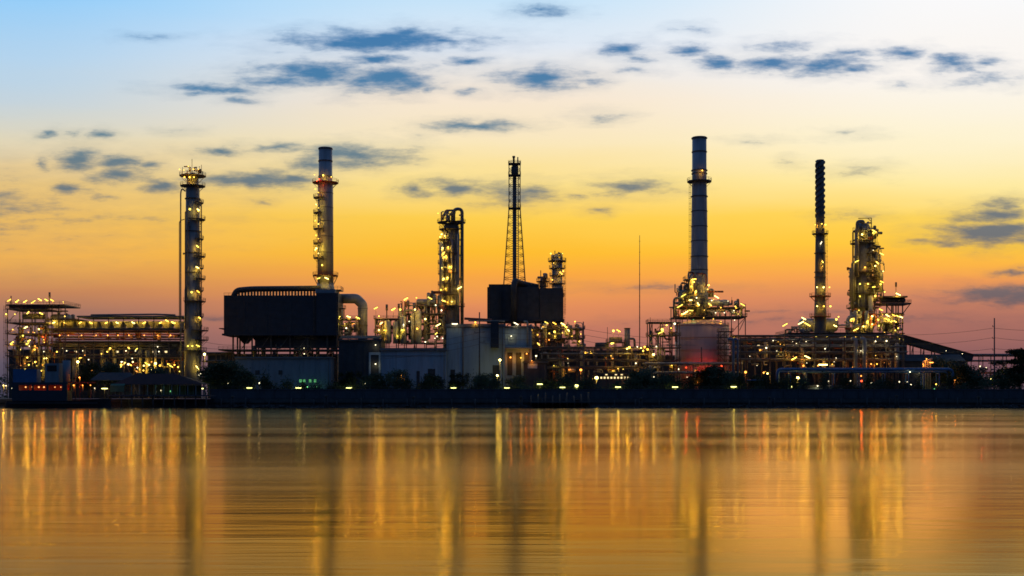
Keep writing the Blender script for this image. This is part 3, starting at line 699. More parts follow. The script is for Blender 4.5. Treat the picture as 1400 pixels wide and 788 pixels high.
def buildings():
    t = building('storage_shed', 'low blue-grey shed under the navy heater with a pair of green lit windows', 322, 452, 488, 488, 14, GREYW, bays=6)
    windows(t, (411, 416, 424, 431), 519, 523, 3.4, WING)
    windows(t, (352, 384), 507, 512, 5, DARKW, name='louvre')
    t.lamp(422, 529.5, -3, m=GREENL, r=0.4); t.lamp(434, 529, -3, m=GREENL, r=0.3)
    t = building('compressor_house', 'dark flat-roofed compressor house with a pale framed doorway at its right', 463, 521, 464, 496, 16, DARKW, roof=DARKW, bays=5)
    f = t.add('door_frame', MB().box(t.X(504.5), t.X(520.5), t.Y-.5, t.Y-.2, t.Z(485.5), t.Z(482)).box(t.X(504.5), t.X(507), t.Y-.5, t.Y-.2, GND, t.Z(485.5)).box(t.X(518), t.X(520.5), t.Y-.5, t.Y-.2, GND, t.Z(485.5)), WHITEW)
    t.add('door', MB().box(t.X(507), t.X(518), t.Y-.19, t.Y-.003, GND, t.Z(485.5)), DARKW, f)
    t.lamp(514, 498, -1.5, r=0.42, m=WHITE); t.lamp(514, 472, -1.5, r=0.35, m=WHITE)
    for i in range(5): t.pipe('roof_pipe', [(463,462.5-i*1.1,2+i*2),(519,462.5-i*1.1,2+i*2)], 0.2, PIPE)
    t = building('warehouse', 'long low pale blue warehouse with ribbed walls beside the tall white block', 521, 610, 476, 480, 20, WHITEW, bays=5, parapet=1.0)
    t.add('eaves_band', MB().box(t.X(521), t.X(610), t.Y-.2, t.Y-.003, t.Z(487), t.Z(486)), GREYW)
    windows(t, (590,), 505, 530, 9, DARKW, name='loading_door'); windows(t, (572,), 508, 530, 4, DARKW, name='side_door')
    t = building('warehouse', 'tall pale blue windowless block between the low warehouse and the orange-lit bay', 610.5, 690, 443, 483, 26, WHITEW, bays=4, parapet=1.2)
    t.add('wall_pipe', MB().tube([t.P(633,535,-.5), t.P(633,447,-.5)], 0.22, 8), STEEL)
    t.lamp(622, 443.5, -2.0, 'bar', L=7, ang=0, m=WHITE, pole=2.5); t.lamp(650, 441, -1, r=.35, pole=1)
    windows(t, (619,), 506, 530, 5, DARKW, name='side_door')
    t.box('vertical_duct', 671, 682, 440, 476, -3.2, -0.3, NAVY)
    t.pipe('roof_pipe', [(634,434.5,6),(672,436.5,6)], 0.5, STEEL_RED); t.pipe('roof_pipe', [(640,438,3),(690,439,3)], 0.3, PIPE)
    windows(t, (690-12,), 500, 530, 8, DARKW, name='loading_door')
    t = building('control_building', 'pale annexe with an orange lit open bay below a white upper wall', 690.6, 727, 446, 486, 18, WHITEW, bays=2)
    t.box('canopy', 690.8, 727.5, 475, 477, -3.5, -0.005, GREYW)
    t.box('louvre_panel', 694, 706, 459, 472, -.14, -.004, GREYW)
    windows(t, (697, 709, 720), 483, 513, 6, DARKW, name='bay_door')
    for x, y in ((698,489),(712,489.5)): t.lamp(x, y, -1.6, r=0.42, m=ORANGE if x == 698 else WARM_A)
    t.lamp(720, 484, -1.8, r=0.4, m=ORANGE); t.lamp(699, 460, -1.4, r=0.34, m=WHITE); t.lamp(705.5, 443, -1.2, 'bar', L=7, ang=-28, m=WHITE, pole=2)
    t.pipe('downpipe', [(716,440,-1),(721,440,-1),(721,474,-1)], 0.35, PIPEL)
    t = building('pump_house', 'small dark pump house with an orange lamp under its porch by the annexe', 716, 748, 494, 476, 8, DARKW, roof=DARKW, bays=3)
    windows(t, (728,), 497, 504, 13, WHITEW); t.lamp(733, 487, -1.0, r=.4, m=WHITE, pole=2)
    t.lamp(727, 493.5, -1.2, r=.28, m=ORANGE)
    t = building('substation', 'low pale substation box under the blue front gantry', 1108, 1172, 527, 470, 6, GREYW, bays=6, parapet=.4)
    t.lamp(1132, 521.5, -1, r=.38, m=WHITE, pole=1); t.lamp(1162, 521, -1, r=.34, m=WHITE, pole=1); t.lamp(1117, 528, -1, r=.3, m=WHITE)
    # lit workshop strips behind the middle trees
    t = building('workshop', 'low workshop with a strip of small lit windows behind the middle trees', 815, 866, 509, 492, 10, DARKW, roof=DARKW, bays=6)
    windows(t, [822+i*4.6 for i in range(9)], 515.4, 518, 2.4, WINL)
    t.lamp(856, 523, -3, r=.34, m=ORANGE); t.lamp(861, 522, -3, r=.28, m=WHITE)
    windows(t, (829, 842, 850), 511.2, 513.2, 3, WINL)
buildings()

def back_halls():  # dark halls added to shut out bright sky between the racks
    H = [('added dark hall close behind the long air cooler rack', 70, 246, 471, 548, 18),
         ('added low dark hall behind the pair of left heater legs', 284, 462, 484, 556, 14),
         ('added dark hall behind the small skid and the thin mast', 738, 894, 479, 560, 18),
         ('added dark hall behind the lit scaffold and the round tank', 896, 1010, 486, 558, 14),
         ('added long dark hall behind the many-tiered pipe rack', 1013, 1240, 463, 556, 20),
         ('added dark hall behind the tall slanted-lamp steel structure', 12, 66, 478, 546, 14),
         ('added dark hall behind the burner platform of the slate heater', 664, 737, 456, 578, 14)]
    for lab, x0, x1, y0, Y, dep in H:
        t = building('filler_hall', lab, x0, x1, y0, Y, dep, DARKW, roof=DARKW, bays=max(2, int((x1-x0)/22)))
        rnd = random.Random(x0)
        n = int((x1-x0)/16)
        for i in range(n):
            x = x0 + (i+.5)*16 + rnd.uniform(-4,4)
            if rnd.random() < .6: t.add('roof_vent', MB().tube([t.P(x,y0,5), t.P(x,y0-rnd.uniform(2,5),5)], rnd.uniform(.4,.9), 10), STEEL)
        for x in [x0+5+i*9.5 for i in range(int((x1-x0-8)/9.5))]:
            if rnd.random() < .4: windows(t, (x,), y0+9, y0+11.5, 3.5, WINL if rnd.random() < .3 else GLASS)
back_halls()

# ------------------------------------------------------------------ pipe racks
def pipe_rack(label, x0, x1, step, levels, Y, depth, seed, npipes=4, base=None, lamps=(), small=0, m=None, clutter=0, name='pipe_rack'):
    rnd = random.Random(seed)
    t = Thing(name, label, 'pipe rack', (x0+x1)/2, Y)
    n = max(1, int((x1-x0)/step)); xs = [x0 + (x1-x0)*i/n for i in range(n+1)]
    t.frame(xs, levels, 0, depth, seed=seed, deck=False, brace=False, w=0.34, base=base)
    for py in levels:
        for i in range(npipes):
            d = depth*(i+.5)/npipes; r = rnd.uniform(0.14, 0.42)
            a = x0 - rnd.uniform(0, 8); b = x1 + rnd.uniform(0, 8)
            y = py - r/t.s
            q = [(a,y,d),(b,y,d)]
            if rnd.random() < .45: q = [(a,y,d),(b-rnd.uniform(10,30),y,d)]; q.append((q[1][0], y+rnd.uniform(8,25), d))
            t.pipe('pipe', q, r, rnd.choice([PIPE, PIPE, PIPEL, STEEL]), 6, 1.0)
    for x, y, d, r, mm in lamps: t.lamp(x, y, d, r=r, m=mm)
    for _ in range(small):
        t.lamp(rnd.uniform(x0,x1), rnd.uniform(levels[0]+3, levels[-1]+16), rnd.uniform(0, depth*.6), r=rnd.uniform(.13,.24), m=rnd.choice([WHITE, WARMS, WARMS, ORANGE]))
    if clutter: t.clutter(x0, x1, levels[0], levels[-1]+18, 2, depth-1, clutter, seed+1)
    return t

def racks():
    pipe_rack('dark pipe rack strung between the utility pole and the round tank', 742, 888, 21, [476, 484, 493, 503], 505, 12, 101, 4, clutter=34, small=20,
              lamps=[(836,470,-1,.45,WARM),(860,475.5,-1,.6,WARM),(857,477,-1,.4,WARM),(871,474.5,-1,.4,WHITE),(876,476,-1,.45,WARM),(881,474.5,-1,.45,WARM),(885,478,-1,.5,WARM),(879,480,-1,.4,WARM),(893,485,-1,.55,WARM),(869,497,-1,.4,WHITE),(890,496.5,-1,.35,WHITE),(897,474,-1,.4,WHITE),(893,516,-2,.4,WHITE),(845,504,0,.4,WARM),(852,505,0,.35,WARM),(838,507,0,.3,WARM)])
    t = pipe_rack('long many-tiered pipe rack in front of the spiral stack', 1012, 1236, 18.7, [459, 466, 474, 482, 492], 492, 16, 102, 5, clutter=52, small=34,
              lamps=[(1047,476,-1,.4,WHITE),(1196,467,-1,.42,WHITE),(1211,466.5,-1,.5,WHITE),(1145,490,2,.35,WHITE),(1176,480,-1,.3,WHITE),(1063,509,-2,.5,ORANGE),(1043,510,-2,.5,ORANGE),(1048,511,-2,.4,WARM),(1190,498,-1,.4,ORANGE),(1198,498,-1,.4,WARM),(1057,466,0,.3,WHITE),(1102,467,0,.28,WHITE),(1128,477,0,.28,WHITE),(1170,477,0,.28,WHITE)])
    for x, y, a in ((1084.5,490.5,30),(1102.5,488.5,-25)): t.lamp(x, y, -1.5, 'bar', L=8, ang=a)
    t.lamp(1124, 499, -1.5, 'bar', L=11, ang=0, m=FLOOD); t.lamp(1120, 500, 2, r=.4, m=ORANGE); t.lamp(1100, 500, 2, r=.45, m=ORANGE)
    t.lamp(1181, 521, 3, r=.5, m=REDL); t.lamp(1180, 514, 3, r=.4, m=ORANGE)
    for x, r, y1 in ((1002,1.9,535),(1008,1.4,520),(1169,2.6,530),(1181,3.0,535)): t.pipe('standpipe', [(x-8 if x<1050 else x-6,464,-1),(x,464,-1),(x,y1,-1)], r*t.s, BLUEP if x < 1050 else PIPEL, 10, 1.6)
    for y, w in ((462,.5),(470,.4)): t.box('cable_tray', 1075, 1218, y, y+1.4, 3, 6, PIPEL)
    for x in (1120, 1135, 1160, 1175, 1205): t.lamp(x, 459.5, 5, r=.3, m=WARM)
    pipe_rack('distant pipe trestle below the sloped gallery at the right', 1322, 1420, 16, [486, 493, 510], 590, 10, 103, 3, small=5, clutter=10,
              lamps=[(1339,501,-1,.4,WHITE),(1347,503,-1,.4,WHITE),(1341,506,-1,.4,REDL),(1326,529,-1,.4,ORANGE)])
    pipe_rack('low pipe rack crossing between the left column and the navy heater', 278, 330, 17, [484, 494], 520, 8, 104, 3)
    pipe_rack('low pipe rack behind the steel scaffold of the round tank', 885, 1010, 20, [498, 510], 498, 8, 105, 4, small=6, clutter=14)
racks()

def front_gantry():
    t = Thing('pipe_gantry', 'blue pipe carried on tall legs in front, turning down at its right end', 'pipe rack', 1182, 464)
    t.pipe('main_pipe', [(1063,540,0),(1063,505.5,0),(1302,505.5,0),(1302,545,0)], 2.4*t.s, BLUEP, 12, 1.6)
    t.pipe('pipe', [(1066,509,1.4),(1297,509,1.4),(1297,545,1.4)], 1.1*t.s, BLUEP, 10, 1.2)
    t.pipe('pipe', [(1060,533,0.5),(1046,533,0.5),(1046,520,0.5),(1020,520,0.5)], 0.8*t.s, BLUEP, 8, 1.0)
    for x in (1080, 1102, 1140, 1175, 1209, 1241, 1262, 1283):
        for d in (-.9, 2.2): t.add('leg', MB().bar(t.P(x,546,d), t.P(x,511,d), 0.34), BLUEP)
        t.add('cross_beam', MB().bar(t.P(x,510.9,-1.2), t.P(x,510.9,2.5), 0.36), BLUEP)
    t.lamp(1243, 508.8, -1, r=.3, m=WHITE); t.lamp(1233, 522, 3, r=.3, m=WHITE); t.lamp(1248, 526, 2, r=.3, m=WHITE); t.lamp(1245, 522, 4, r=.26, m=WHITE)
    t.lamp(1281, 525.5, 1, r=.34); t.lamp(1270, 533, -1, r=.34, m=GREENL); t.lamp(1276, 532, -1, r=.3, m=GREENL); t.lamp(1194, 524, 2, r=.36, m=WHITE)
    g = Thing('pipe_manifold', 'bundle of low valves and standpipes lit orange beside the blue gantry end', 'pipework', 1270, 470)
    for i, x in enumerate((1262, 1266, 1270, 1274)): g.pipe('standpipe', [(x,540,i*.6),(x,494-i*1.2,i*.6),(x+3,494-i*1.2,i*.6)], .3, PIPEL, 8, .6)
    g.lamp(1272, 496, -1, 'bar', L=6, ang=0, m=ORANGE); g.lamp(1266, 491, -.6, r=.4, m=ORANGE); g.lamp(1262, 498, -.6, r=.3, m=ORANGE)
front_gantry()

# ------------------------------------------------------------------ right half: stack, reformer, tank
def right_stack():
    t = Thing('chimney_stack', 'tallest and thickest grey chimney with one ring platform near its top', 'chimney', 959, 532)
    k = t.s; c = 959; cx, cy = t.X(c-0.5), t.Y+5
    sh = t.add('flue', MB().lathe(cx, cy, [(13*k,t.Z(520)),(12*k,t.Z(400)),(11.3*k,t.Z(350)),(10.8*k,t.Z(290)),(10*k,t.Z(240)),(9.8*k,t.Z(184.5)),(8.6*k,t.Z(184.5)),(8.6*k,t.Z(189))], 36), STACK)
    for py, w in ((186,1.5),(205,.5),(230.5,1.3),(235,.6),(266.5,1.4),(287,.5),(308,.5),(328,.5),(349.5,1.3),(368,.5)):
        t.add('band', MB().sector(cx, cy, t.Z(py)-.2, t.Z(py)+.2, 9.7*k, (10.2 + max(0,(py-184))*0.0085 + w*.55)*k), STACKD, sh)
    t.platform(c-.5, 245, 5, 10, 16.8, th=.5)
    t.lamp(960, 233.5, -0.3, r=.5, m=WARM)
    t.ladder(945, 245, 420, 4)
    t.lamp(969, 390, 0.2, r=.6, m=WARM)
right_stack()

def reformer():
    t = Thing('reformer_platform', 'lamp-lit deck crowded with pipes around the foot of the tallest chimney', 'process unit', 965, 524)
    for py, a, b in ((432.5, 922, 1021),(420, 960, 1019),(418, 926, 958)):
        o = t.box('deck', a, b, py, py+1.3, -1, 17, STEEL)
        t.add('guard_rail', MB().rail([t.P(a,py,-1), t.P(b,py,-1), t.P(b,py,17)], 1.2, 1.8, .1), STEEL, o)
    for x in (924, 940, 978, 1000, 1019):
        for d in (0, 16): t.add('column', MB().bar(t.P(x,540,d), t.P(x,420 if x != 924 else 418,d), .36), STEEL)
    for x in (1011, 1003): t.add('brace', MB().bar(t.P(1020,433,0), t.P(x,452,0), .25), STEEL)
    t.frame([939, 944, 951], [381, 394, 403.5, 411], 1, 7, base=432, seed=12, w=.26)
    t.box('balcony', 937.5, 944, 382, 383, -1, 3, STEEL); t.box('balcony', 938.5, 944, 395, 396, -1, 3, STEEL)
    t.pipe('gooseneck_pipe', [(921.5,436,0),(921.5,407.5,0),(934,407.5,0),(934,416,0)], .5, PIPE, 10, 1.5)
    t.pipe('gooseneck_pipe', [(933,412,1),(933,398.5,1),(946,398.5,1)], .8, PIPE, 10, 1.5)
    t.pipe('stub_pipe', [(968,398.5,2),(990,398.5,2)], 1.3*t.s, STEEL_RED, 10)
    t.drum('drum', 968, 1000, 413.5, 4, 4.0, PIPEL); t.drum('drum', 965, 986, 424.5, 1, 2.3, PIPEL)
    t.vessel('vessel', 960, 404, 432, 2, 8.5, NAVY2); t.vessel('vessel', 975, 393, 405, 6, 4, PIPE)
    t.pipe('side_pipe', [(915,420.5,0),(930,420.5,0)], .3, STEEL); t.pipe('side_pipe', [(1018,425.5,0),(1025,425.5,0)], .35, STEEL)
    t.add('mast', MB().bar(t.P(1001,412,1), t.P(1001,406,1), .14), STEEL)
    t.clutter(926, 958, 386, 418, 1, 8, 34, 121); t.clutter(926, 960, 419, 433, 0, 8, 24, 122); t.clutter(962, 1018, 420, 433, 0, 9, 36, 123); t.clutter(965, 1016, 408, 420, 3, 12, 20, 124); t.clutter(938, 968, 372, 400, 0, 2, 14, 125)
    for x, y, a, L in ((948,382.5,10,6),(934,404.5,30,7),(979,406.5,-30,6),(929,419,30,8),(936.5,428,32,9),(1014.5,417,-30,7),(954,416,-55,5),(970,417,-38,6),(944,425,-5,6),(943.5,411,0,4)):
        t.lamp(x, y, -1.3, 'bar', L=L, ang=a)
    for x, y, q in ((948,386,.55),(951,399,.5),(932,430,.5),(967,396,.4),(945,392,.3),(975,410,.35),(985,421,.4)): t.lamp(x, y, -0.9, r=q, m=WARM)
    for x, y in ((1003,425),(1004,438),(995,412),(990,428),(978,428)): t.lamp(x, y, -.6, r=.3, m=WHITE)
    t.sprinkle(928, 958, 390, 430, 3, -1, 408, .3); t.sprinkle(960, 1016, 408, 430, 4, -1, 409, .28)
    s = Thing('storage_tank', 'round pinkish storage tank glowing red at its foot', 'tank', 966, 512)
    k = s.s; cx, cy = s.X(966), s.Y+12.5
    s.add('shell', MB().lathe(cx, cy, [(37.5*k,GND),(37.5*k,s.Z(444))], 56), TANKM)
    s.add('roof', MB().lathe(cx, cy, [(37.9*k,s.Z(444)),(37.9*k,s.Z(443.2)),(31*k,s.Z(440)),(21*k,s.Z(437)),(8*k,s.Z(435.5)),(1*k,s.Z(435.3))], 56), TANKM)
    s.add('guard_rail', MB().rail([(cx+37.4*k*math.cos(a*math.pi/18), cy+37.4*k*math.sin(a*math.pi/18), s.Z(443.2)) for a in range(36)], 1.2, 2.2, .09, True), STEEL)
    for y in (461, 478, 490): s.add('wind_girder', MB().sector(cx, cy, s.Z(y)-.12, s.Z(y)+.12, 37.3*k, 38.1*k, n=56), TANKM)
    for x, y in ((936,503),(952,500),(968,499),(984,501),(996,506)): s.lamp(x, y, -4.5, m=REDL, r=.42)
    for x, y in ((950,436.5),(963,434.5),(976,436),(988,439)): s.lamp(x, y, 1.5 if 955 < x < 980 else 4, r=.26, m=GREENL if x < 955 else WARMS)
    u = Thing('access_scaffold', 'steel scaffold with a lit top deck on the left of the round tank', 'scaffold', 905, 506)
    u.frame([888, 891.5, 906, 919, 929], [440.5, 458, 475, 492], 0, 8, seed=13)
    u.add('mast', MB().bar(u.P(889,440,0), u.P(889,434,0), .16), STEEL)
    for x, y, q, mm in ((905,451,.6,WARM),(911,445,.5,WARM),(922,443,.5,WHITE),(917,449,.5,WARM),(897,474,.4,WHITE),(927,505,.45,WHITE),(918,500,.35,WARM)): u.lamp(x, y, -1, r=q, m=mm)
    u.lamp(903, 455, -1.2, 'bar', L=8, ang=25)
    u.clutter(890, 928, 442, 520, 1, 7, 26, 131)
    v = Thing('access_scaffold', 'bare stair scaffold standing against the right side of the round tank', 'scaffold', 993, 508)
    v.frame([984, 992, 1000], [453, 461, 469, 477, 486, 496], -1, 3, seed=14, w=.24)
    for x in (958, 1001): v.add('standpipe', MB().tube([v.P(x,500,-2), v.P(x,475,-2)], .3, 8), STEEL)
    v.lamp(1000, 461, -1, r=.24)
    # small skid left of it
    w = Thing('process_skid', 'small skid with a fat vent stack and two lamps left of the thin mast', 'process unit', 848, 520)
    w.frame([832, 842, 853], [467.5], 0, 7, seed=15)
    w.box('housing', 834, 851, 461, 467, 1, 6, PIPE)
    w.add('vent_stack', MB().tube([w.P(858.5,500,3), w.P(858.5,449,3)], 3.9*w.s, 14), PIPE)
    w.add('stack_cap', MB().sector(w.X(858.5), w.Y+3, w.Z(449), w.Z(448.2), 3.4*w.s, 4.6*w.s), STEEL)
    w.pipe('bend_pipe', [(862,463,2),(868,463,2),(868.5,475,2)], .5, PIPE)
    w.add('mast', MB().bar(w.P(830.5,470,0), w.P(830.5,447.5,0), .2), STEEL)
    w.lamp(838.5, 452.5, -.6, r=.5, m=WARM, pole=2.5); w.lamp(845.5, 452.5, -.6, 'bar', L=6, ang=-30, pole=2.5); w.lamp(837, 469.5, -1, 'bar', L=4, ang=0)
    w.drum('drum', 814, 833, 472, 3, 4, NAVY2)
    m = Thing('radio_mast', 'hair-thin tall mast standing alone left of the tallest chimney', 'mast', 874.5, 640)
    m.add('pole', MB().tube([m.P(874.5,540), m.P(874.5,400), m.P(874.5,322)], [.3,.22,.12], 6), STEEL)
    for i in range(9): m.add('crossbar', MB().bar(m.P(873.4,330+i*15), m.P(875.6,330+i*15), .12), STEEL)
reformer()

def spiral_stack():
    t = Thing('chimney_stack', 'slim dark chimney with spiral fins around its upper third', 'chimney', 1124, 520)
    k = t.s; c = 1124.5; cx, cy = t.X(c), t.Y+4
    sh = t.add('flue', MB().lathe(cx, cy, [(8.5*k,GND),(8.5*k,t.Z(440)),(7.2*k,t.Z(400)),(6.6*k,t.Z(340)),(5.6*k,t.Z(290)),(5.2*k,t.Z(216.5)),(4.4*k,t.Z(216.5)),(4.4*k,t.Z(220))], 26), STACKD)
    for j in range(3):
        mb = MB(); o = 0; n = 90; ro = 6.9*k
        for i in range(n+1):
            a = j*2.0944 + i/n*2*math.pi*3.4; z = t.Z(296) + (t.Z(217.5)-t.Z(296))*i/n; c2, q = math.cos(a), math.sin(a); ri = 5.0*k
            for rr, dz in ((ri,-.28),(ro,-.28),(ro,.28),(ri,.28)): mb.v.append((cx+rr*c2, cy+rr*q, z+dz))
        for i in range(n):
            for e in range(4): mb.f.append([i*4+e, i*4+4+e, i*4+4+(e+1)%4, i*4+(e+1)%4]); mb.sm.append(False)
        t.add('spiral_fin', mb, STACKD, sh)
    for py in (345, 371, 378): t.add('band', MB().sector(cx, cy, t.Z(py)-.2, t.Z(py)+.2, 6.4*k, 8*k), STEEL, sh)
    t.platform(c, 318, 4, 6.3, 11); t.platform(c, 404, 4, 7.2, 14.5, m=STEEL_RED); t.platform(c, 432, 4, 8, 14.5, m=STEEL_RED)
    t.ladder(1131, 318, 404, 1.5); t.ladder(1132, 404, 432, 1)
    for x in (1117, 1131, 1124): t.lamp(x, 306, 0.5 if x == 1124 else 3, r=.42, m=WARM)
    t.lamp(1123, 332, .6, 'bar', L=4, ang=60, m=WHITE); t.lamp(1125, 358, .4, 'bar', L=4, ang=-60, m=WARM); t.lamp(1125, 364, .8, r=.3)
    for x in (1117, 1126, 1134): t.lamp(x, 393, 0, r=.45, m=WARM)
    for x in (1117, 1126, 1135): t.lamp(x, 419, -.4, r=.48, m=WARM)
    d = Thing('pressure_drum', 'big horizontal drum lying behind the foot of the spiral stack', 'drum', 1126, 532)
    d.drum('shell', 1098, 1152, 443.5, 8, 9.5, PIPEL)
    for x in (1108, 1142): d.box('saddle', x-3, x+3, 450, 540, 5, 11, CONC)
    d.lamp(1143, 437, -.5, r=.5, m=WARM); d.lamp(1141, 446, -1.2, 'bar', L=5, ang=-25); d.lamp(1103, 444, -1.2, 'bar', L=8, ang=-30); d.lamp(1094, 442, -1.4, 'bar', L=10, ang=28); d.lamp(1098, 436, -1.2, 'bar', L=7, ang=-30, pole=2)
    d.lamp(1146, 433.5, -.5, r=.35)
    e = Thing('pipe_platform', 'wide flat steel deck carrying the feet of the right-hand column and spiral stack', 'process unit', 1150, 514)
    e.frame([1078+i*20 for i in range(8)], [455], -1, 22, seed=16)
    e.lamp(1072.5, 444.5, -1, 'bar', L=8, ang=30, pole=4); e.lamp(1169, 451, -1.5, 'bar', L=8, ang=28)
    e.clutter(1075, 1110, 447, 456, 0, 6, 14, 141); e.clutter(1145, 1175, 440, 455, 0, 3, 10, 142)
spiral_stack()

def right_column():
    t = Thing('distillation_column', 'wide tiered column at the right ringed with lamps and platforms', 'column', 1186, 524)
    k = t.s; c = 1185; cx, cy = t.X(c), t.Y+6
    t.add('shell', MB().lathe(cx, cy, [(14*k,GND),(14*k,t.Z(378)),(11.6*k,t.Z(370)),(10.8*k,t.Z(312)),(8.4*k,t.Z(305)),(3*k,t.Z(302))], 32), PIPE)
    t.pipe('overhead_pipe', [(1181,306,1),(1181,302.5,1),(1173,302.5,1),(1173,325,1),(1173,378,1)], 2.4*k, PIPE, 12, 1.6)
    t.pipe('side_pipe', [(1172,359,0),(1165.5,359,0),(1165.5,430,0)], 1.9*k, PIPE, 12, 1.6)
    t.pipe('return_pipe', [(1176,433,-1.5),(1158,433,-1.5),(1157.5,456,-1.5)], 3.0*k, PIPEL, 14, 2.6)
    t.pipe('downcomer', [(1190,405,-.4),(1190,455,-.4)], 3.2*k, PIPEL, 12)
    for py, ro, a0, a1 in ((330.5,17,0,360),(345,18,-80,50),(357,19,-80,50),(371,21,-170,60),(385.5,22,-90,60),(401,21,0,360),(419.5,22,0,360),(437,21,-180,40)):
        t.platform(c, py, 6, 11 if py < 372 else 14, ro, a0, a1)
    for i, (y0, y1) in enumerate(((312,345),(330,371),(357,401),(385,419))): t.ladder(1200+i*2, y0, y1, 2)
    t.dress(c, 310, 370, 6, 11.4, 303, 7); t.dress(c, 375, 455, 6, 14.2, 304, 9)
    for py in (338, 364, 378, 393, 410): t.platform(c, py, 6, 11.4 if py < 372 else 14, 20 if py < 372 else 24, -70, 45)
    t.add('davit', MB().bar(t.P(1196,318,5), t.P(1196,296,5), .28).bar(t.P(1196.4,296,5), t.P(1178,296.5,5), .28).bar(t.P(1196,301,5), t.P(1191,296.3,5), .2), STEEL)
    t.platform(c, 313, 6, 9, 14, -180, 60)
    t.clutter(1174, 1202, 304, 328, -.5, 3, 18, 151); t.clutter(1196, 1209, 335, 420, 0, 5, 26, 152); t.clutter(1162, 1172, 365, 420, 1, 5, 12, 153); t.clutter(1160, 1206, 423, 455, -2, 0, 26, 154)
    for x, y in ((1178,321),(1193,319),(1175,388.5),(1186,388.5),(1175,405.5),(1196,405),(1182,366),(1196,364),(1203,389)): t.lamp(x, y, -.8, r=.52, m=WARM)
    for x, y, a in ((1170,358,25),(1194,317,-30),(1203,424,-25),(1198,437,-25),(1212,432,-30),(1211,437,-30),(1163,436.5,25),(1204,348,-25),(1198,360,-40),(1204,386,-25)): t.lamp(x, y, -1.6, 'bar', L=5.5, ang=a)
    for x, y in ((1190,433),(1190,444),(1184,440),(1199,446),(1178,447),(1205,372),(1172,425),(1207,400)): t.lamp(x, y, -2.6, r=.4, m=WARM)
    a = Thing('tabletop_platform', 'high table-like platform on bare columns right of the tiered column', 'platform', 1226, 520)
    o = a.box('deck', 1205, 1246, 414, 416, 0, 11, STEEL)
    a.add('guard_rail', MB().rail([a.P(1205,414,0), a.P(1246,414,0), a.P(1246,414,11)], 1.2, 1.8, .1), STEEL, o)
    o = a.box('deck', 1208, 1242, 404.5, 406.5, 1, 10, STEEL)
    a.drum('drum', 1208, 1243, 409.5, 5, 3.2, NAVY2)
    for x in (1222, 1229, 1235):
        for d in (1, 10): a.add('column', MB().bar(a.P(x,545,d), a.P(x,416,d), .42), STEEL)
    for x0, x1 in ((1245,1236),(1212,1221)): a.add('brace', MB().bar(a.P(x0,416,1), a.P(x1,428,1), .3), STEEL)
    for y in (428, 441): a.box('landing', 1206, 1236, y, y+1.2, 0, 10, STEEL)
    a.add('flag_pole', MB().tube([a.P(1229,404,4), a.P(1229,391.5,4), a.P(1229,391,4), a.P(1229,385,4)], [.12,.12,.42,.42], 8), STEEL)
    a.lamp(1228, 402.5, 0, 'bar', L=6, ang=-25)
    for x, y in ((1221,431.5),(1226,432.5),(1231,434)): a.lamp(x, y, -1, 'bar', L=4.5, ang=-25)
    for x, y in ((1214,437),(1223,452),(1227,449)): a.lamp(x, y, -1, r=.34)
    a.clutter(1207, 1238, 430, 456, 1, 8, 22, 161)
    a.sprinkle(1206, 1236, 428, 456, 4, -.5, 406, .3); t.sprinkle(1165, 1206, 330, 455, 3, -2.4, 407, .34)
right_column()

def gallery():
    t = Thing('sloped_gallery', 'dark enclosed gallery sloping down to the right beyond the pipe rack', 'conveyor', 1285, 540)
    a = Vector(t.P(1228,461,4)); b = Vector(t.P(1332,490,4))
    t.add('gallery_body', MB().bar(a, b, 5, 3.0), DARKW)
    up = Vector((0,0,1.75)); t.add('roof', MB().bar(a+up, b+up, 6, .3), DARKW)
    for i in range(7):
        p = a.lerp(b, (i+.5)/7)
        for d in (-2, 2): t.add('leg', MB().bar((p.x, p.y+d, GND), (p.x, p.y+d, p.z-1.4), .4), STEEL)
        if i < 6:
            q = a.lerp(b, (i+1.5)/7); t.add('brace', MB().bar((p.x,p.y-2,GND+2),(q.x,q.y-2,q.z-2),.22), STEEL)
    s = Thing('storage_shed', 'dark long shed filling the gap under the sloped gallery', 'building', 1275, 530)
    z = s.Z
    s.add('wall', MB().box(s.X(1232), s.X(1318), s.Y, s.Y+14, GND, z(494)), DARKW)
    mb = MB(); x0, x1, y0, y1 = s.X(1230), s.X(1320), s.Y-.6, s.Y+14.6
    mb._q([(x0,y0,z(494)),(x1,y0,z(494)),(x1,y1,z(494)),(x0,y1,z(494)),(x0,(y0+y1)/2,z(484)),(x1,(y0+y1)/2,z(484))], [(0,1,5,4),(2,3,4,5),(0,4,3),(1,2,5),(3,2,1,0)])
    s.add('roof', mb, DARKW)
    for x, y in ((1278,488),(1292,480),(1314,484),(1300,500),(1255,510)): s.lamp(x, y, -1.4, r=.22, m=WHITE)
gallery()

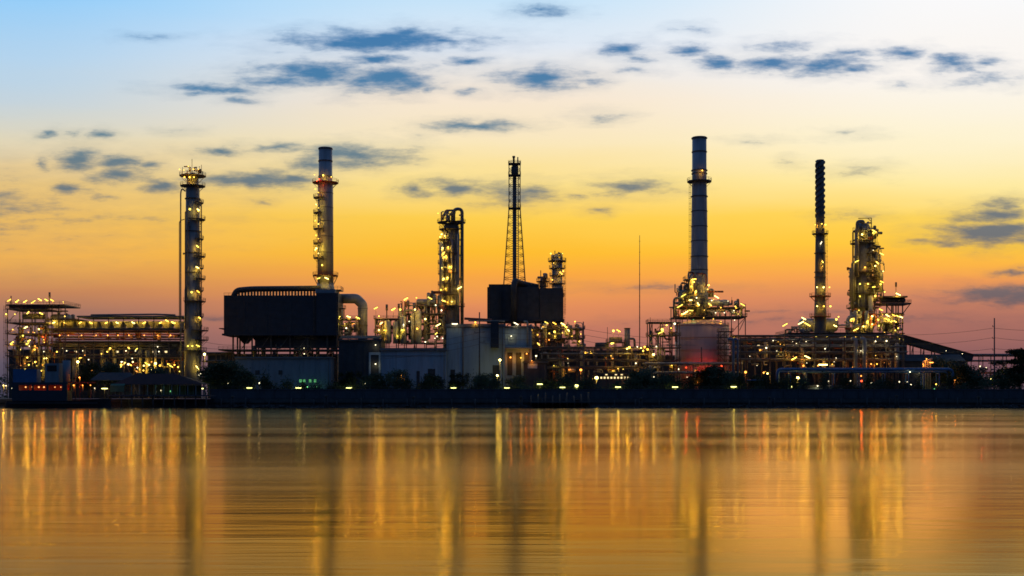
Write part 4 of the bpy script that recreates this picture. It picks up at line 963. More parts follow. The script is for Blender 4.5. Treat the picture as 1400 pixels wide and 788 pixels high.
# ------------------------------------------------------------------ river front: boat, pavilion
def boat():
    t = Thing('work_boat', 'moored work boat with a blue deckhouse and a row of red-lit windows', 'boat', 80, 440, z=0)
    X, Z, Y = t.X, t.Z, t.Y
    mb = MB(); st = [(8,0.2),(14,.75),(30,1),(110,1),(140,.8),(152,.12)]
    for x, w in st:
        for yy, zz in ((-3.2*w*.8,-.5),(-3.6*w,2.6 + (0.8 if x > 130 else 0)),(3.6*w,2.6 + (0.8 if x > 130 else 0)),(3.2*w*.8,-.5)): mb.v.append((X(x), Y+yy, zz))
    n = len(st)
    for i in range(n-1):
        for e in range(4): mb.f.append([i*4+e, i*4+4+e, i*4+4+(e+1)%4, i*4+(e+1)%4]); mb.sm.append(False)
    mb.f += [[0,3,2,1], [n*4-4+e for e in range(4)]]; mb.sm += [False]*2
    t.add('hull', mb, HULL)
    t.add('rub_rail', MB().box(X(16), X(138), Y-3.72, Y-3.61, 1.7, 2.0), QUAYM)
    zl, zc, zt = Z(540.5), Z(523), Z(505)
    # lower house with open window band: sill, header, mullions, back wall
    t.add('lower_house', MB().box(X(20), X(95), Y-2.4, Y+2.6, 2.55, Z(534)).box(X(20), X(95), Y-2.4, Y+2.6, Z(526.5), zc).box(X(20), X(95), Y+1.6, Y+2.59, Z(534), Z(526.5)), BLUED)
    for x0, x1 in ((20,29),(41,42.5),(47,49.5),(66.5,69.5),(88,95)):
        t.add('window_pillar', MB().box(X(x0), X(x1), Y-2.39, Y-2.0, Z(534), Z(526.5)), BLUED)
    for x in (36, 45, 61, 84, 54, 76): t.lamp(x, 529.5, -.6, r=.34, m=CABIN)
    t.add('back_panel', MB().box(X(22), X(93), Y+1.3, Y+1.59, Z(533.9), Z(526.6)), REDP)
    t.add('upper_house', MB().box(X(21), X(53), Y-2, Y+2.2, zc, zt), BLUEH)
    t.add('wheelhouse', MB().box(X(64), X(83), Y-1.8, Y+1.8, zc, Z(497)), GREYW)
    t.add('wheelhouse_window', MB().box(X(67), X(80), Y-1.9, Y-1.803, Z(508), Z(500)), GLASS)
    t.add('funnel', MB().tube([(X(91),Y,zc),(X(91),Y,Z(493))], 5.2*t.s, 14), GREYW)
    t.add('roof_rail', MB().rail([(X(21),Y-2,zt),(X(53),Y-2,zt),(X(53),Y+2.2,zt),(X(21),Y+2.2,zt)], 1, 1.2, .07, True), STEEL)
    t.add('mast', MB().tube([(X(103),Y,2.6),(X(103),Y,Z(484))], .14, 6), STEEL)
    t.lamp(110, 516.5, -1, m=ORANGE, r=.34, pole=3)
    for x in (103, 115, 126): t.lamp(x, 527, -1.6, m=ORANGE, r=.3, pole=2.2)
    t.lamp(131, 531, -1.2, r=.2, m=WHITE, pole=1.5); t.lamp(18, 531, -1.2, r=.18, m=WHITE, pole=1); 
    t.lamp(1.5, 527, 2, r=.34, m=WARM, pole=3); t.lamp(5, 527.5, 2, r=.25, m=WHITE, pole=3)
    t.box('stern_canopy', 96, 128, 522.5, 523.6, -2.2, 2.2, REDP)
    for x in (97, 112, 127): t.add('canopy_post', MB().bar((X(x),Y-2,2.6),(X(x),Y-2,Z(523.6)),.12), REDP)
boat()

def pavilion():
    t = Thing('pier_pavilion', 'open riverside pavilion under a dark red hipped roof with a green awning', 'pavilion', 222, 447, z=0)
    X, Z, Y = t.X, t.Z, t.Y
    def hip(name, x0, x1, ye, yr, r0, r1, m, d0=-4, d1=5):
        mb = MB(); ze, zr = Z(ye), Z(yr); ym = Y+(d0+d1)/2
        mb._q([(X(x0),Y+d0,ze),(X(x1),Y+d0,ze),(X(x1),Y+d1,ze),(X(x0),Y+d1,ze),(X(r0),ym,zr),(X(r1),ym,zr)], [(0,1,5,4),(2,3,4,5),(0,4,3),(1,2,5),(3,2,1,0)])
        return t.add(name, mb, m)
    hip('roof', 158, 284, 526, 511, 186, 240, ROOFR)
    hip('roof', 120, 182, 520, 509, 128, 170, DARKW, 2, 12)
    mb = MB()._q([(X(157),Y-5.2,Z(527.5)),(X(176),Y-5.2,Z(527.5)),(X(176),Y-4.1,Z(525)),(X(157),Y-4.1,Z(525)),(X(157),Y-5.2,Z(536)),(X(176),Y-5.2,Z(536))], [(0,1,2,3),(0,4,5,1)])
    t.add('awning', mb, GREEN)
    for i in range(12):
        x = 162 + i*10.9
        for d in (-3.4, 4.4): t.add('post', MB().bar((X(x),Y+d,Z(540)),(X(x),Y+d,Z(526.2)),.24), GREYW)
    t.add('deck', MB().box(X(152), X(290), Y-4.6, Y+6, Z(542), Z(540)), CONC)
    t.add('balustrade', MB().rail([(X(152),Y-4.5,Z(540)),(X(290),Y-4.5,Z(540))], 1.0, 1.4, .08), GREEN)
    for i in range(10):
        x = 156 + i*14.4; t.add('pile', MB().tube([(X(x),Y-3.8,-1),(X(x),Y-3.8,Z(542))], .24, 8), QUAYM)
    for x, y, mm in ((234,535,GREENL),(181,541.5,WHITE),(225,529.5,GREENL),(221,534,WHITE)): t.lamp(x, y, -1, r=.16, m=mm, pole=.6)
    t.add('back_wall', MB().box(X(190), X(270), Y+4.7, Y+4.9, Z(540), Z(527)), DARKW)
pavilion()

# ------------------------------------------------------------------ lamps on the promenade and floodlight masts
def children(o): return [c for c in bpy.data.objects if c.parent == o]
def copy_tree(o, parent=None):
    c = o.copy(); COL.objects.link(c)
    if parent: c.parent = parent
    for ch in children(o): copy_tree(ch, c)
    return c

def prom_lamps():
    t = Thing('promenade_lamp', 'flat-headed promenade lamp', 'street lamp', 700, 459.5, 'flat-headed lamps along the promenade', z=3.3)
    x, y, z = t.o
    zz = 7.55
    t.add('pole', MB().tube([(x,y,3.3),(x,y,zz-.2)], [.12,.08], 8), STEEL)
    h = t.add('lamp_head', MB().box(x-1.15,x+1.15,y-.35,y+.35,zz+.02,zz+.22), STEEL)
    t.add('diffuser', MB().box(x-1.0,x+1.0,y-.33,y+.33,zz-.28,zz+.012), PROM, h)
    bulb_light(PROM, (0, 0, zz-.6-z), h)
    spots = [(143,531,'above the stern of the work boat'),(275,531,'at the right end of the red-roofed pavilion'),(341,530,'below the left legs of the navy heater'),
             (408,530,'just left of the green lit shed windows'),(477,530,'in front of the dark compressor house'),(620,530,'between two trees before the tall white block'),
             (693,530,'before the orange-lit annexe bay'),(738,525,'standing tallest, left of the middle utility pole'),(769,529.5,'next left of the round white globe lamp'),
             (845,529,'in front of the workshop with small lit windows'),(923,529,'before the scaffold left of the round tank'),(1003,528.5,'at the right foot of the round tank')]
    for i, (px, py, w) in enumerate(spots):
        o = t.e if i == 0 else copy_tree(t.e)
        o.location = ((px-700)*t.s, y, 3.3 + (CAMZ + (HOR-py)*t.s - zz))
        o['label'] = 'flat-headed promenade lamp ' + w
prom_lamps()

def masts():
    def mast(px, py, Y, label, m, r=.45, two=False, name='floodlight_mast'):
        t = Thing(name, label, 'lamp post', px, Y)
        t.add('pole', MB().tube([t.P(px,545), t.P(px,py+1)], [.16,.1], 8), STEEL)
        for q in ((0,) if not two else (-5.5, 5.5)):
            c = t.P(px+q, py, -.5)
            h = t.add('lamp_head', MB().lathe(c[0], c[1]+.1, [(r*.9,c[2]+r*.8),(r*.35,c[2]+r*1.4)], 10).bar((t.X(px), t.Y, c[2]+r*1.1), (c[0], c[1], c[2]+r*1.1), .1), STEEL)
            t.add('bulb', MB().ball(c, r, 10, 6), m, h)
            bulb_light(m, (c[0]-t.o[0], c[1]-t.o[1]-.1, c[2]-t.o[2]-r-.3), h)
    mast(107, 495, 470, 'bright yellow floodlight on a mast behind the work boat', FLOOD)
    mast(280, 484.5, 480, 'bright floodlight on a mast at the right foot of the left column', FLOOD)
    mast(683.5, 492.5, 474, 'upper of two bright lamps on the tall white block corner', FLOOD, .42)
    mast(680, 513.5, 472, 'lower of two bright lamps in front of the tall white block', FLOOD, .42)
    mast(815.5, 517, 470, 'brightest yellow floodlight, in front of the lit-window workshop', FLOOD, .62)
    mast(1090.5, 517, 466, 'bright floodlight at the left end of the blue gantry', FLOOD, .55)
    mast(794, 506, 470, 'small red-orange lamp on a post beside the middle utility pole', ORANGE, .45)
    mast(1019, 509, 470, 'red-orange lamp on a post right of the round tank', ORANGE, .45)
    mast(1360.5, 518.5, 480, 'twin-headed yellow lamp at the foot of the right utility pole', FLOOD, .42, True)
    mast(788.5, 528, 462, 'round white globe lamp leaning over the flood wall', PROM, .75, name='globe_lamp')
    mast(1082, 528, 466, 'small pale lamp below the bright gantry floodlight', PROM, .5, name='globe_lamp')
    for px, py, lab, mm in ((312,524,'tiny white yard lamp under the navy heater',WHITE),(355,524,'tiny white yard lamp before the blue-grey shed',WHITE),(500,525,'tiny white yard lamp before the pale framed doorway',WHITE),
                        (549,514,'orange-white yard lamp among the trees before the low warehouse',ORANGE),(569,533,'dim lamp low on the wall before the low warehouse',WARMS),(953,523,'small orange yard lamp at the red foot of the tank',ORANGE),
                        (1305,520,'dim yard lamp before the long dark shed',ORANGE),(1095,536,'tiny pair lamp low on the wall left of the substation',WHITE)):
        mast(px, py, 466, lab, mm, .24, name='yard_lamp')
masts()

# ------------------------------------------------------------------ utility poles and wires
def poles():
    def pole(px, py, Y, arms, label):
        t = Thing('utility_pole', label, 'utility pole', px, Y)
        t.add('shaft', MB().tube([t.P(px,546), t.P(px,py)], [.34,.22], 8), WOOD)
        for ay, l, side in arms:
            a = t.add('crossarm', MB().bar(t.P(px-(l if side <= 0 else 0),ay,-.3), t.P(px+(l if side >= 0 else 0),ay,-.3), .16), WOOD)
            for q in (-l*.9, l*.9):
                if (q < 0 and side <= 0) or (q > 0 and side >= 0):
                    t.add('insulator', MB().tube([t.P(px+q,ay,-.3), t.P(px+q,ay-2.2,-.3)], .12, 6), STEEL, a)
        return t
    pole(655.5, 427, 466, ((447,6,0),(455,7,0),(468,7,1)), 'bare utility pole with several crossarms before the tall white block')
    pole(797.5, 440, 468, ((452,5,-1),(463,5,-1)), 'stout utility pole by the red-orange lamp near the middle')
    pole(1359.5, 435, 472, ((447,3,-1),(463,3,-1),(479,3,-1),(493,10,0)), 'tall utility pole standing free at the far right')
    def wire(a, b, sag, label, Ya, Yb):
        P = [((a[0]-700)*Ya/F, Ya, CAMZ+(HOR-a[1])*Ya/F), ((b[0]-700)*Yb/F, Yb, CAMZ+(HOR-b[1])*Yb/F)]
        pts = []
        for i in range(13):
            u = i/12; v = Vector(P[0]).lerp(Vector(P[1]), u); v.z -= sag*4*u*(1-u); pts.append(v)
        single('power_line', MB().tube(pts, .06, 5), STEEL, label, 'cable')
    wire((1225,458), (1357,449), .8, 'top wire reaching left from the right utility pole', 520, 471.7)
    wire((1230,470), (1357,462), 1, 'middle wire reaching left from the right utility pole', 520, 471.7)
    wire((1235,480), (1357,477), 1, 'lower wire reaching left from the right utility pole', 520, 471.7)
    wire((1360,449), (1440,452), .4, 'top wire leaving the right utility pole towards the tree', 471.7, 471.7)
    wire((1360,462), (1440,466), .5, 'middle wire leaving the right utility pole towards the tree', 471.7, 471.7)
    wire((1360,477), (1440,478), .5, 'lower wire leaving the right utility pole towards the tree', 471.7, 471.7)
    for i, y in enumerate((447, 455, 463)):
        wire((656,y+6), (797,y+5), 1.2, ('upper','middle','lower')[i]+' wire strung between the two middle utility poles', 465.7, 467.7)
        wire((520,y+28), (655,y+8), .8, ('upper','middle','lower')[i]+' wire strung before the low warehouse', 470, 465.7)
        wire((798,y+3), (960,y+17), 1.2, ('upper','middle','lower')[i]+' wire running right from the stout utility pole', 467.7, 490)
    for i, y in enumerate((470, 479, 486)):
        wire((274,y-4), (322,y+2-i*5), .6, ('upper','middle','lower')[i]+' wire between the left column and the navy heater', 500, 512)
poles()

# ------------------------------------------------------------------ trees
def make_tree(seed, label, layered=False):
    rnd = random.Random(seed)
    e = bpy.data.objects.new('tree', None); COL.objects.link(e); e['label'] = label; e['category'] = 'tree'; e['group'] = 'dark round trees along the promenade'
    H = 7.5
    tr = MB().tube([(0,0,0),(.1,0,H*.25),(.05,.1,H*.5),(0,0,H*.8)], [.28,.22,.16,.06], 8)
    cl = []
    for i in range(9):
        a = rnd.uniform(0, 6.28); z0 = H*rnd.uniform(.25,.55); l = rnd.uniform(1.3, 3.2)
        q = Vector((math.cos(a)*l, math.sin(a)*l, z0+rnd.uniform(.8,2.6)))
        tr.tube([(0,0,z0),(q.x*.5,q.y*.5,z0+(q.z-z0)*.65),tuple(q)], [.13,.09,.03], 5)
        cl.append((q, rnd.uniform(.9,1.7)))
    cl.append((Vector((0,0,H*.85)), 1.5))
    for i in range(6): cl.append((Vector((rnd.uniform(-2,2), rnd.uniform(-2,2), rnd.uniform(H*.45,H*.95))), rnd.uniform(.7,1.3)))
    if layered:
        cl = []
        for i in range(26):
            a = rnd.uniform(0, 6.28); z = rnd.choice([3.2, 4.6, 5.8, 6.9, 7.5])+rnd.uniform(-.3,.3); l = rnd.uniform(0, 4.6)*(1 if z < 7 else .6)
            q = Vector((math.cos(a)*l, math.sin(a)*l, z)); cl.append((q, rnd.uniform(.9,1.5)))
            tr.tube([(0,0,z*.55),tuple(q*.6+Vector((0,0,z*.25))),tuple(q)], [.12,.08,.03], 5)
    cr = MB()
    for c, r in cl:
        for i in range(int(130*r*r)+60):
            v = Vector((rnd.gauss(0,1), rnd.gauss(0,1), rnd.gauss(0,.75))).normalized()*r*rnd.uniform(.2,1.3)**.7
            if layered: v.z *= .35; v.x *= 1.3
            p = c+v; s = rnd.uniform(.12,.28)
            u = Vector((rnd.gauss(0,1), rnd.gauss(0,1), rnd.gauss(0,.6))).normalized(); w = u.orthogonal().normalized()
            cr._q([tuple(p-u*s), tuple(p+w*s*.55), tuple(p+u*s), tuple(p-w*s*.55)], [(0,1,2,3)])
    o1 = link_mesh('trunk', tr, BARK, e); o2 = link_mesh('crown', cr, LEAF, e)
    return e
def trees():
    protos = [make_tree(200+i, 'x') for i in range(4)]; big = make_tree(260, 'x', True)
    spots = [ # px, Y, top py, width factor, where
        (150,468,494,1.0,'behind the green awning of the pavilion'),(216,470,500,.9,'behind the middle of the red-roofed pavilion'),(122,466,496,.8,'behind the stern of the work boat'),
        (290,466,497,1.2,'just right of the left column foot'),(308,470,492,1.2,'before the left legs of the navy heater'),(330,468,503,1.0,'at the left end of the blue-grey shed'),
        (478,470,508,1.0,'before the dark compressor house'),(508,468,511,.9,'before the pale framed doorway'),
        (540,466,504,1.1,'at the left end of the low warehouse front'),(587,466,511,1.3,'before the middle of the low warehouse'),(628,466,510,1.3,'before the left half of the tall white block'),
        (662,466,511,1.1,'right of the bare utility pole'),(706,467,512,1.1,'before the orange-lit bay'),(745,467,519,.9,'low beside the pump house'),
        (868,467,508,1.1,'between the workshop and the tank scaffold'),(884,469,503,1.1,'below the lit tank scaffold'),(908,468,510,.9,'at the left foot of the round tank'),
        (957,467,503,1.1,'before the left half of the red tank foot'),(978,467,500,1.3,'before the middle of the red tank foot'),(1000,467,508,1.1,'at the right foot of the round tank'),
        (1032,468,512,.9,'right of the red-orange post lamp'),(1308,470,497,1.3,'right of the blue gantry end'),(1328,472,500,1.3,'left of the right utility pole'),
        (1285,480,488,1.2,'rising over the blue gantry end'),(1395,470,477,2.6,'biggest and darkest, cut off by the right edge'),(1378,474,500,1.3,'low beside the biggest tree')]
    for i, (px, Y, top, wf, where) in enumerate(spots):
        o = big if wf > 2 else protos[i] if i < 4 else copy_tree(protos[i % 4])
        s = Y/F; h = CAMZ + (HOR-top)*s - GND; k = h/7.9
        o.location = ((px-700)*s, Y, GND); o.scale = (k*wf if wf < 1.2 else k*min(wf,1.5), k, k); o.rotation_euler = (0,0,i*1.7)
        if wf > 2: o.scale = (k*.8,k*.8,k)
        o['label'] = 'dark round tree ' + where if wf < 2 else 'biggest and darkest tree, cut off by the right edge'
trees()

def bank_growth():
    rnd = random.Random(31)
    P = []
    for k in range(3):
        e = bpy.data.objects.new('shrub', None); COL.objects.link(e)
        st = MB(); lf = MB()
        for i in range(7):
            a = rnd.uniform(0,6.28); q = Vector((math.cos(a)*rnd.uniform(.4,1.6), math.sin(a)*.7, rnd.uniform(1.2,3.0)))
            st.tube([(q.x*.2,q.y*.2,0),tuple(q*.6),tuple(q)], [.06,.04,.02], 5)
            for j in range(90):
                p = q + Vector((rnd.gauss(0,.55), rnd.gauss(0,.4), rnd.gauss(0,.45))); sz = rnd.uniform(.1,.24)
                u = Vector((rnd.gauss(0,1), rnd.gauss(0,1), rnd.gauss(0,.8))).normalized(); w = u.orthogonal().normalized()
                lf._q([tuple(p-u*sz), tuple(p+w*sz*.5), tuple(p+u*sz), tuple(p-w*sz*.5)], [(0,1,2,3)])
        link_mesh('stem', st, BARK, e); link_mesh('foliage', lf, LEAF, e); P.append(e)
    x = 296; i = 0
    while x < 1400:
        o = P[i] if i < 3 else copy_tree(P[i % 3])
        Y = 460.5 + rnd.uniform(0, 3)
        o.location = ((x-700)*Y/F, Y, GND); kz = rnd.uniform(1.3, 2.9); o.scale = (rnd.uniform(1.2,2.2), 1.2, kz); o.rotation_euler = (0,0,rnd.choice([0, 3.14]))
        o['category'] = 'shrub'; o['group'] = 'shrubs behind the flood wall'
        o['label'] = 'dark leafy shrub growing just behind the flood wall'
        x += rnd.uniform(8, 24); i += 1
    D = Thing('mooring_dolphin', 'timber pile', 'mooring post', 700, 446.5, 'clusters of mooring piles standing off the quay', z=0)
    cx, cy, _ = D.o
    for dx, dy in ((-.5,0),(.5,0),(0,.6)): D.add('pile', MB().tube([(cx+dx*1.5,cy+dy*1.5,-1.5),(cx+dx*.5,cy+dy*.5,4.6)], [.22,.18], 8), QUAYM)
    D.add('collar', MB().sector(cx, cy+.1, 4.0, 4.3, .3, .62), STEEL)
    for i, (px, w) in enumerate(((318,'below the navy heater'),(446,'below the left end of the dark compressor house'),(565,'below the low warehouse'),(712,'below the orange-lit annexe bay'),(876,'below the lit tank scaffold'),(1052,'left of the blue gantry'),(1226,'below the blue gantry right half'),(1338,'below the right utility pole'))):
        o = D.e if i == 0 else copy_tree(D.e)
        o.location = ((px-700)*446.5/F, 446.5, rnd.uniform(-.8,.4)); o['label'] = 'dark mooring pile cluster standing ' + w
    rp = MB()
    for i in range(2600):
        x = rnd.uniform(-230, 230); y = 449.9 - abs(rnd.gauss(0,1))*1.1; h = .9*(1+.7*math.sin(x*.11)+.5*math.sin(x*.37+2)); z = rnd.uniform(-.3, max(.15,h))*(1-(449.9-y)/4); r = rnd.uniform(.2,.6)
        o = len(rp.v)
        for a, b, c in ((1,0,0),(-1,0,0),(0,1,0),(0,-1,0),(0,0,1),(0,0,-1)): rp.v.append((x+a*r*rnd.uniform(.7,1.4), y+b*r*rnd.uniform(.5,1.0), z+c*r*rnd.uniform(.5,.9)))
        for f in ((0,2,4),(2,1,4),(1,3,4),(3,0,4),(2,0,5),(1,2,5),(3,1,5),(0,3,5)): rp.f.append([o+q for q in f]); rp.sm.append(False)
    single('riprap_stones', rp, QUAYM, 'dark wet stones heaped along the foot of the quay', 'stones', kind='stuff')
    j = Thing('jetty', 'small timber jetty on thin posts below the middle utility pole', 'jetty', 770, 446, z=0)
    j.box('deck', 724, 806, 549.5, 550.8, -3.2, 3.4, QUAYM)
    for i in range(9):
        for d in (-3, 3): j.add('post', MB().tube([j.P(726+i*9.8,562,d), j.P(726+i*9.8,541-(i%3)*2.2,d)], .13, 6), STEEL)
    j.add('hand_rail', MB().bar(j.P(726,544,-3), j.P(804,544,-3), .1), STEEL)
    j.box('gangway', 788, 792, 546, 547, -2, 3.9, STEEL)
bank_growth()

def far_trees():
    rnd = random.Random(9); mb = MB()
    for i in range(26000):
        x = rnd.uniform(-420, 420); y = 720 + rnd.uniform(0, 40)
        h = 15 + 2.0*math.sin(x*.05)+1.6*math.sin(x*.13+1)+1.0*math.sin(x*.31)
        z = GND + rnd.uniform(0,1)**.8*h; s = rnd.uniform(.4,.9)
        u = Vector((rnd.gauss(0,1), rnd.gauss(0,1), rnd.gauss(0,.6))).normalized(); w = u.orthogonal().normalized(); p = Vector((x,y,z))
        mb._q([tuple(p-u*s), tuple(p+w*s*.6), tuple(p+u*s), tuple(p-w*s*.6)], [(0,1,2,3)])
    single('far_foliage', mb, LEAF, 'dark far line of trees behind the plant', 'trees', kind='stuff')
far_trees()

# ------------------------------------------------------------------ sky
SUN_AZ = R(14); SUN_EL = R(1.0)
def build_world():
    w = bpy.data.worlds.new('World'); scene.world = w; w.use_nodes = True
    nt = w.node_tree; N = nt.nodes; L = nt.links; N.clear()
    def M(op, a, b=None, c=None):
        n = N.new('ShaderNodeMath'); n.operation = op
        for i, v in enumerate((a, b, c)):
            if v is None: continue
            if isinstance(v, (int, float)): n.inputs[i].default_value = v
            else: L.new(v, n.inputs[i])
        return n.outputs[0]
    def SS(v, a, b, lo=0, hi=1):
        n = N.new('ShaderNodeMapRange'); n.interpolation_type = 'SMOOTHSTEP'
        n.inputs['From Min'].default_value = a; n.inputs['From Max'].default_value = b; n.inputs['To Min'].default_value = lo; n.inputs['To Max'].default_value = hi
        L.new(v, n.inputs['Value']); return n.outputs[0]
    def MIX(f, a, b):
        n = N.new('ShaderNodeMix'); n.data_type = 'RGBA'
        for nm, v in (('Factor', f), ('A', a), ('B', b)):
            if isinstance(v, (int, float)): n.inputs[nm].default_value = v
            elif isinstance(v, tuple): n.inputs[nm].default_value = v
            else: L.new(v, n.inputs[nm])
        return n.outputs['Result']
    def RAMP(v, stops):
        n = N.new('ShaderNodeValToRGB'); e = n.color_ramp.elements
        while len(e) < len(stops): e.new(0.5)
        for k, (p, c) in enumerate(stops): e[k].position = p; e[k].color = lin(*c)
        L.new(v, n.inputs['Fac']); return n.outputs['Color']
    tc = N.new('ShaderNodeTexCoord'); sp = N.new('ShaderNodeSeparateXYZ'); L.new(tc.outputs['Generated'], sp.inputs[0])
    dx, dy, dz = sp.outputs
    yy = M('MAXIMUM', dy, 0.12)
    u = M('DIVIDE', dx, yy); v = M('DIVIDE', dz, yy)
    hv = N.new('ShaderNodeCombineXYZ'); L.new(M('MULTIPLY', u, 3.0), hv.inputs[0]); L.new(M('MULTIPLY', v, 22.0), hv.inputs[1])
    hn = N.new('ShaderNodeTexNoise'); hn.inputs['Scale'].default_value = 1.0; hn.inputs['Detail'].default_value = 5; L.new(hv.outputs[0], hn.inputs['Vector'])
    # colour by height above the horizon, for three bearings
    el = M('ADD', M('MULTIPLY', v, 2.5), M('MULTIPLY_ADD', hn.outputs['Fac'], 0.07, -0.035))
    f = lambda py: max(0.0, (HOR-py)/F*2.5)
    left = RAMP(el, [(f(543),(66,64,84)),(f(495),(96,86,102)),(f(450),(140,106,104)),(f(400),(198,134,92)),(f(345),(243,180,86)),(f(300),(246,194,98)),(f(250),(240,202,128)),(f(195),(226,216,188)),(f(140),(200,214,222)),(f(80),(182,214,240)),(f(0),(150,208,252))])
    mid = RAMP(el, [(f(543),(92,78,92)),(f(490),(150,100,98)),(f(450),(194,120,100)),(f(415),(228,142,92)),(f(378),(251,170,64)),(f(345),(255,190,48)),(f(300),(255,208,78)),(f(250),(254,225,138)),(f(195),(252,233,188)),(f(140),(249,233,212)),(f(60),(226,235,246)),(f(0),(200,230,252))])
    right = RAMP(el, [(f(543),(88,74,88)),(f(490),(122,86,96)),(f(440),(174,112,100)),(f(410),(208,132,98)),(f(382),(240,156,86)),(f(358),(251,180,70)),(f(335),(254,202,64)),(f(295),(255,215,92)),(f(255),(255,236,164)),(f(190),(255,245,212)),(f(100),(253,248,242)),(f(0),(252,252,253))])
    col = MIX(SS(u, -0.42, -0.04), left, mid); col = MIX(SS(u, 0.0, 0.36), col, right)
    # clouds
    cv = N.new('ShaderNodeCombineXYZ'); L.new(u, cv.inputs[0]); L.new(v, cv.inputs[1])
    def noise(scale, det, sx=1, sy=1):
        mp = N.new('ShaderNodeMapping'); mp.inputs['Scale'].default_value = (sx, sy, 1); L.new(cv.outputs[0], mp.inputs['Vector'])
        n = N.new('ShaderNodeTexNoise'); n.inputs['Scale'].default_value = scale; n.inputs['Detail'].default_value = det; n.inputs['Roughness'].default_value = 0.62
        L.new(mp.outputs[0], n.inputs['Vector']); return n
    nz = noise(24, 5, 1, 2.3)
    va = N.new('ShaderNodeVectorMath'); va.operation = 'MULTIPLY_ADD'; L.new(nz.outputs['Color'], va.inputs[0]); va.inputs[1].default_value = (0.038, 0.014, 0); va.inputs[2].default_value = (-0.019, -0.007, 0)
    vb = N.new('ShaderNodeVectorMath'); vb.operation = 'ADD'; L.new(va.outputs[0], vb.inputs[0]); L.new(cv.outputs[0], vb.inputs[1])
    pos = vb.outputs[0]
    B = [(205,51,26,4,.5),(68,183,12,6,.7),(100,181,8,4,.5),(139,182,18,7,.8),(60,224,10,8,.75),(110,219,32,15,1),(165,221,30,10,1),(207,226,16,7,.7),(165,242,40,11,1.05),(85,259,21,9,1),(145,270,16,5,.5),
         (300,120,64,6,.9),(270,127,25,5,.55),(325,137,24,5,.6),(305,207,38,7,.9),(240,181,16,3,.35),(220,258,32,9,1),(340,246,80,10,1.1),(395,246,40,11,.9),
         (525,55,125,13,1.15),(450,57,60,7,.9),(605,57,38,10,.9),(520,79,50,6,.95),(430,101,85,13,1.15),(525,108,66,16,1.1),(385,110,60,9,.9),(640,82,26,8,.8),(595,125,18,5,.6),(643,126,18,5,.6),(655,171,58,6,.9),(575,184,16,4,.45),
         (485,213,72,13,1.05),(425,222,34,16,.8),(380,203,40,7,.8),(565,262,22,10,.95),(622,258,42,9,.95),(700,267,55,12,1),(742,266,18,7,.55),
         (742,16,34,8,.7),(738,109,56,12,1.05),(800,110,26,6,.6),(850,68,32,12,1),(872,80,20,6,.7),(874,97,20,5,.6),(937,71,32,7,.85),(985,84,32,10,1),(1055,86,58,9,1.05),(1130,90,46,11,1.05),(1168,95,32,6,.8),(945,40,22,5,.5),(1070,64,46,7,.65),(1160,73,30,5,.6),(1230,73,34,9,.85),(1302,87,30,11,1.1),(1350,86,30,8,.65),(1345,109,40,8,.65),(1237,115,18,5,.6),(822,160,26,6,.5),
         (860,256,50,9,.8),(820,287,18,5,.55),(785,269,18,5,.5),(910,262,26,5,.5),(1160,184,24,4,.4),(1030,192,28,3,.4),(1172,232,28,6,.4),(1078,222,9,6,.4),(1170,295,34,5,.45),
         (1365,293,58,10,1.0),(1378,280,26,10,.9),(1365,319,84,14,1.2),(1290,330,42,5,.8),(1385,372,26,5,.9),(1385,404,100,11,1.15),(355,277,20,4,.5),(60,300,120,4,.4),(880,393,70,3,.45),(290,434,24,3,.55),(0,285,120,26,.42),(1240,437,110,4,.5),(1090,428,80,3,.4),(1040,440,120,3,.35)]
    acc = None
    for px, py, hw, hh, st in B:
        a = N.new('ShaderNodeVectorMath'); a.operation = 'MULTIPLY_ADD'; L.new(pos, a.inputs[0])
        st *= 1.3; ix, iy = F/(hw*1.45), F/(hh*(1.85 if hw > 40 else 1.55))
        a.inputs[1].default_value = (ix, iy, 0); a.inputs[2].default_value = (-(px-700)/F*ix, -(HOR-py)/F*iy, 0)
        l = N.new('ShaderNodeVectorMath'); l.operation = 'LENGTH'; L.new(a.outputs[0], l.inputs[0])
        t = M('MULTIPLY_ADD', l.outputs['Value'], -st, st)
        acc = t if acc is None else M('MAXIMUM', acc, t)
    nf = noise(30, 9, 1, 4.0)
    d0 = M('ADD', acc, M('MULTIPLY_ADD', nf.outputs['Fac'], 2.3, -1.1))
    dens = M('MAXIMUM', SS(d0, -0.12, 1.35), SS(d0, -0.7, 0.5, 0, 0.16))
    cc = RAMP(el, [(f(450),(90,82,94)),(f(400),(98,98,108)),(f(320),(88,106,122)),(f(250),(96,116,130)),(f(190),(84,124,146)),(f(120),(44,118,166)),(f(50),(38,114,170))])
    col = MIX(M('MULTIPLY', dens, 0.95), col, cc)
    # above the picture and behind the viewer: deep blue dusk
    zen = RAMP(dz, [(0,(34,40,56)),(0.25,(42,60,92)),(0.6,(58,92,136)),(1,(52,84,130))])
    up = SS(v, 0.34, 0.85); fr = SS(dy, 0.42, 0.80)
    col = MIX(up, col, zen); col = MIX(fr, zen, col)
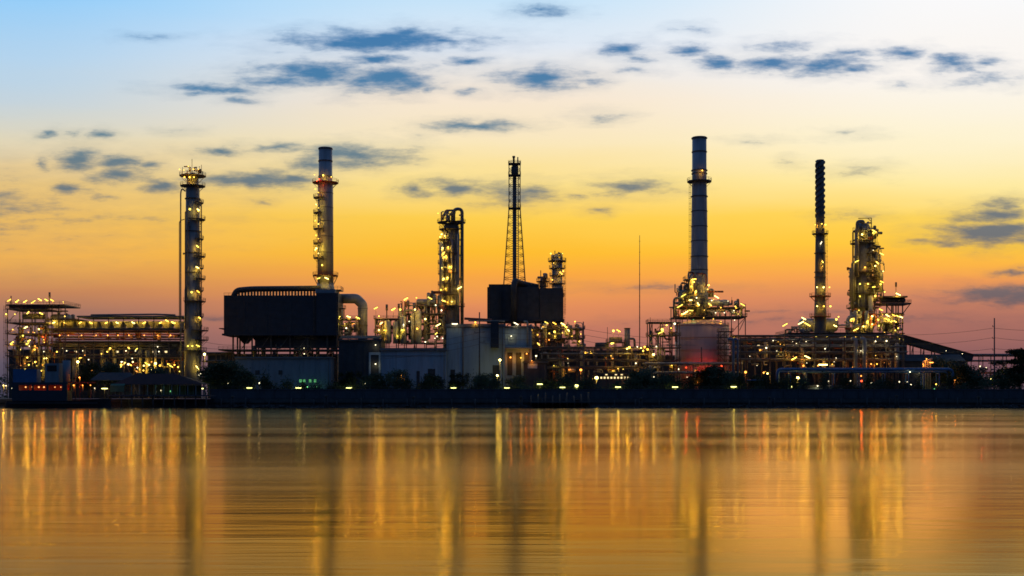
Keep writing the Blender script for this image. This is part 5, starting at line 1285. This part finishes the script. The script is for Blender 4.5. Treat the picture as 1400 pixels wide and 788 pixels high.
    sky = N.new('ShaderNodeTexSky'); sky.sky_type = 'NISHITA'; sky.sun_disc = False
    sky.sun_elevation = SUN_EL; sky.sun_rotation = SUN_AZ; sky.altitude = 5; sky.dust_density = 3
    b1 = N.new('ShaderNodeBackground'); L.new(sky.outputs[0], b1.inputs['Color']); b1.inputs['Strength'].default_value = 0.004
    b2 = N.new('ShaderNodeBackground'); L.new(col, b2.inputs['Color']); b2.inputs['Strength'].default_value = 0.97
    ad = N.new('ShaderNodeAddShader'); L.new(b1.outputs[0], ad.inputs[0]); L.new(b2.outputs[0], ad.inputs[1])
    out = N.new('ShaderNodeOutputWorld'); L.new(ad.outputs[0], out.inputs['Surface'])
build_world()

s = bpy.data.lights.new('sun', 'SUN'); s.energy = 0.04; s.angle = R(14); s.color = (1, .62, .28)
so = bpy.data.objects.new('sun', s); COL.objects.link(so)
d = -Vector((math.sin(SUN_AZ)*math.cos(SUN_EL), math.cos(SUN_AZ)*math.cos(SUN_EL), math.sin(SUN_EL)))
so.rotation_euler = d.to_track_quat('-Z', 'Y').to_euler(); so.location = (100, 300, 200)

# ------------------------------------------------------------------ camera, render settings
cam = bpy.data.cameras.new('camera'); co = bpy.data.objects.new('camera', cam); COL.objects.link(co)
co.location = (0, 0, CAMZ); co.rotation_euler = (R(90), 0, 0)
cam.sensor_width = 36; cam.lens = 36*F/1400; cam.shift_y = (HOR-394)/1400; cam.clip_end = 20000; cam.clip_start = 0.5
scene.camera = co
scene.view_settings.view_transform = 'Standard'; scene.view_settings.look = 'None'; scene.view_settings.gamma = 1; scene.view_settings.exposure = 0
scene.view_settings.use_curve_mapping = False
scene.render.engine = 'CYCLES'
cy = scene.cycles
cy.pixel_filter_type = 'BLACKMAN_HARRIS'; cy.filter_width = 1.65
cy.max_bounces = 4; cy.diffuse_bounces = 2; cy.glossy_bounces = 3; cy.transmission_bounces = 1
cy.sample_clamp_indirect = 3.0; cy.use_denoising = True; cy.use_light_tree = True; cy.caustics_reflective = False
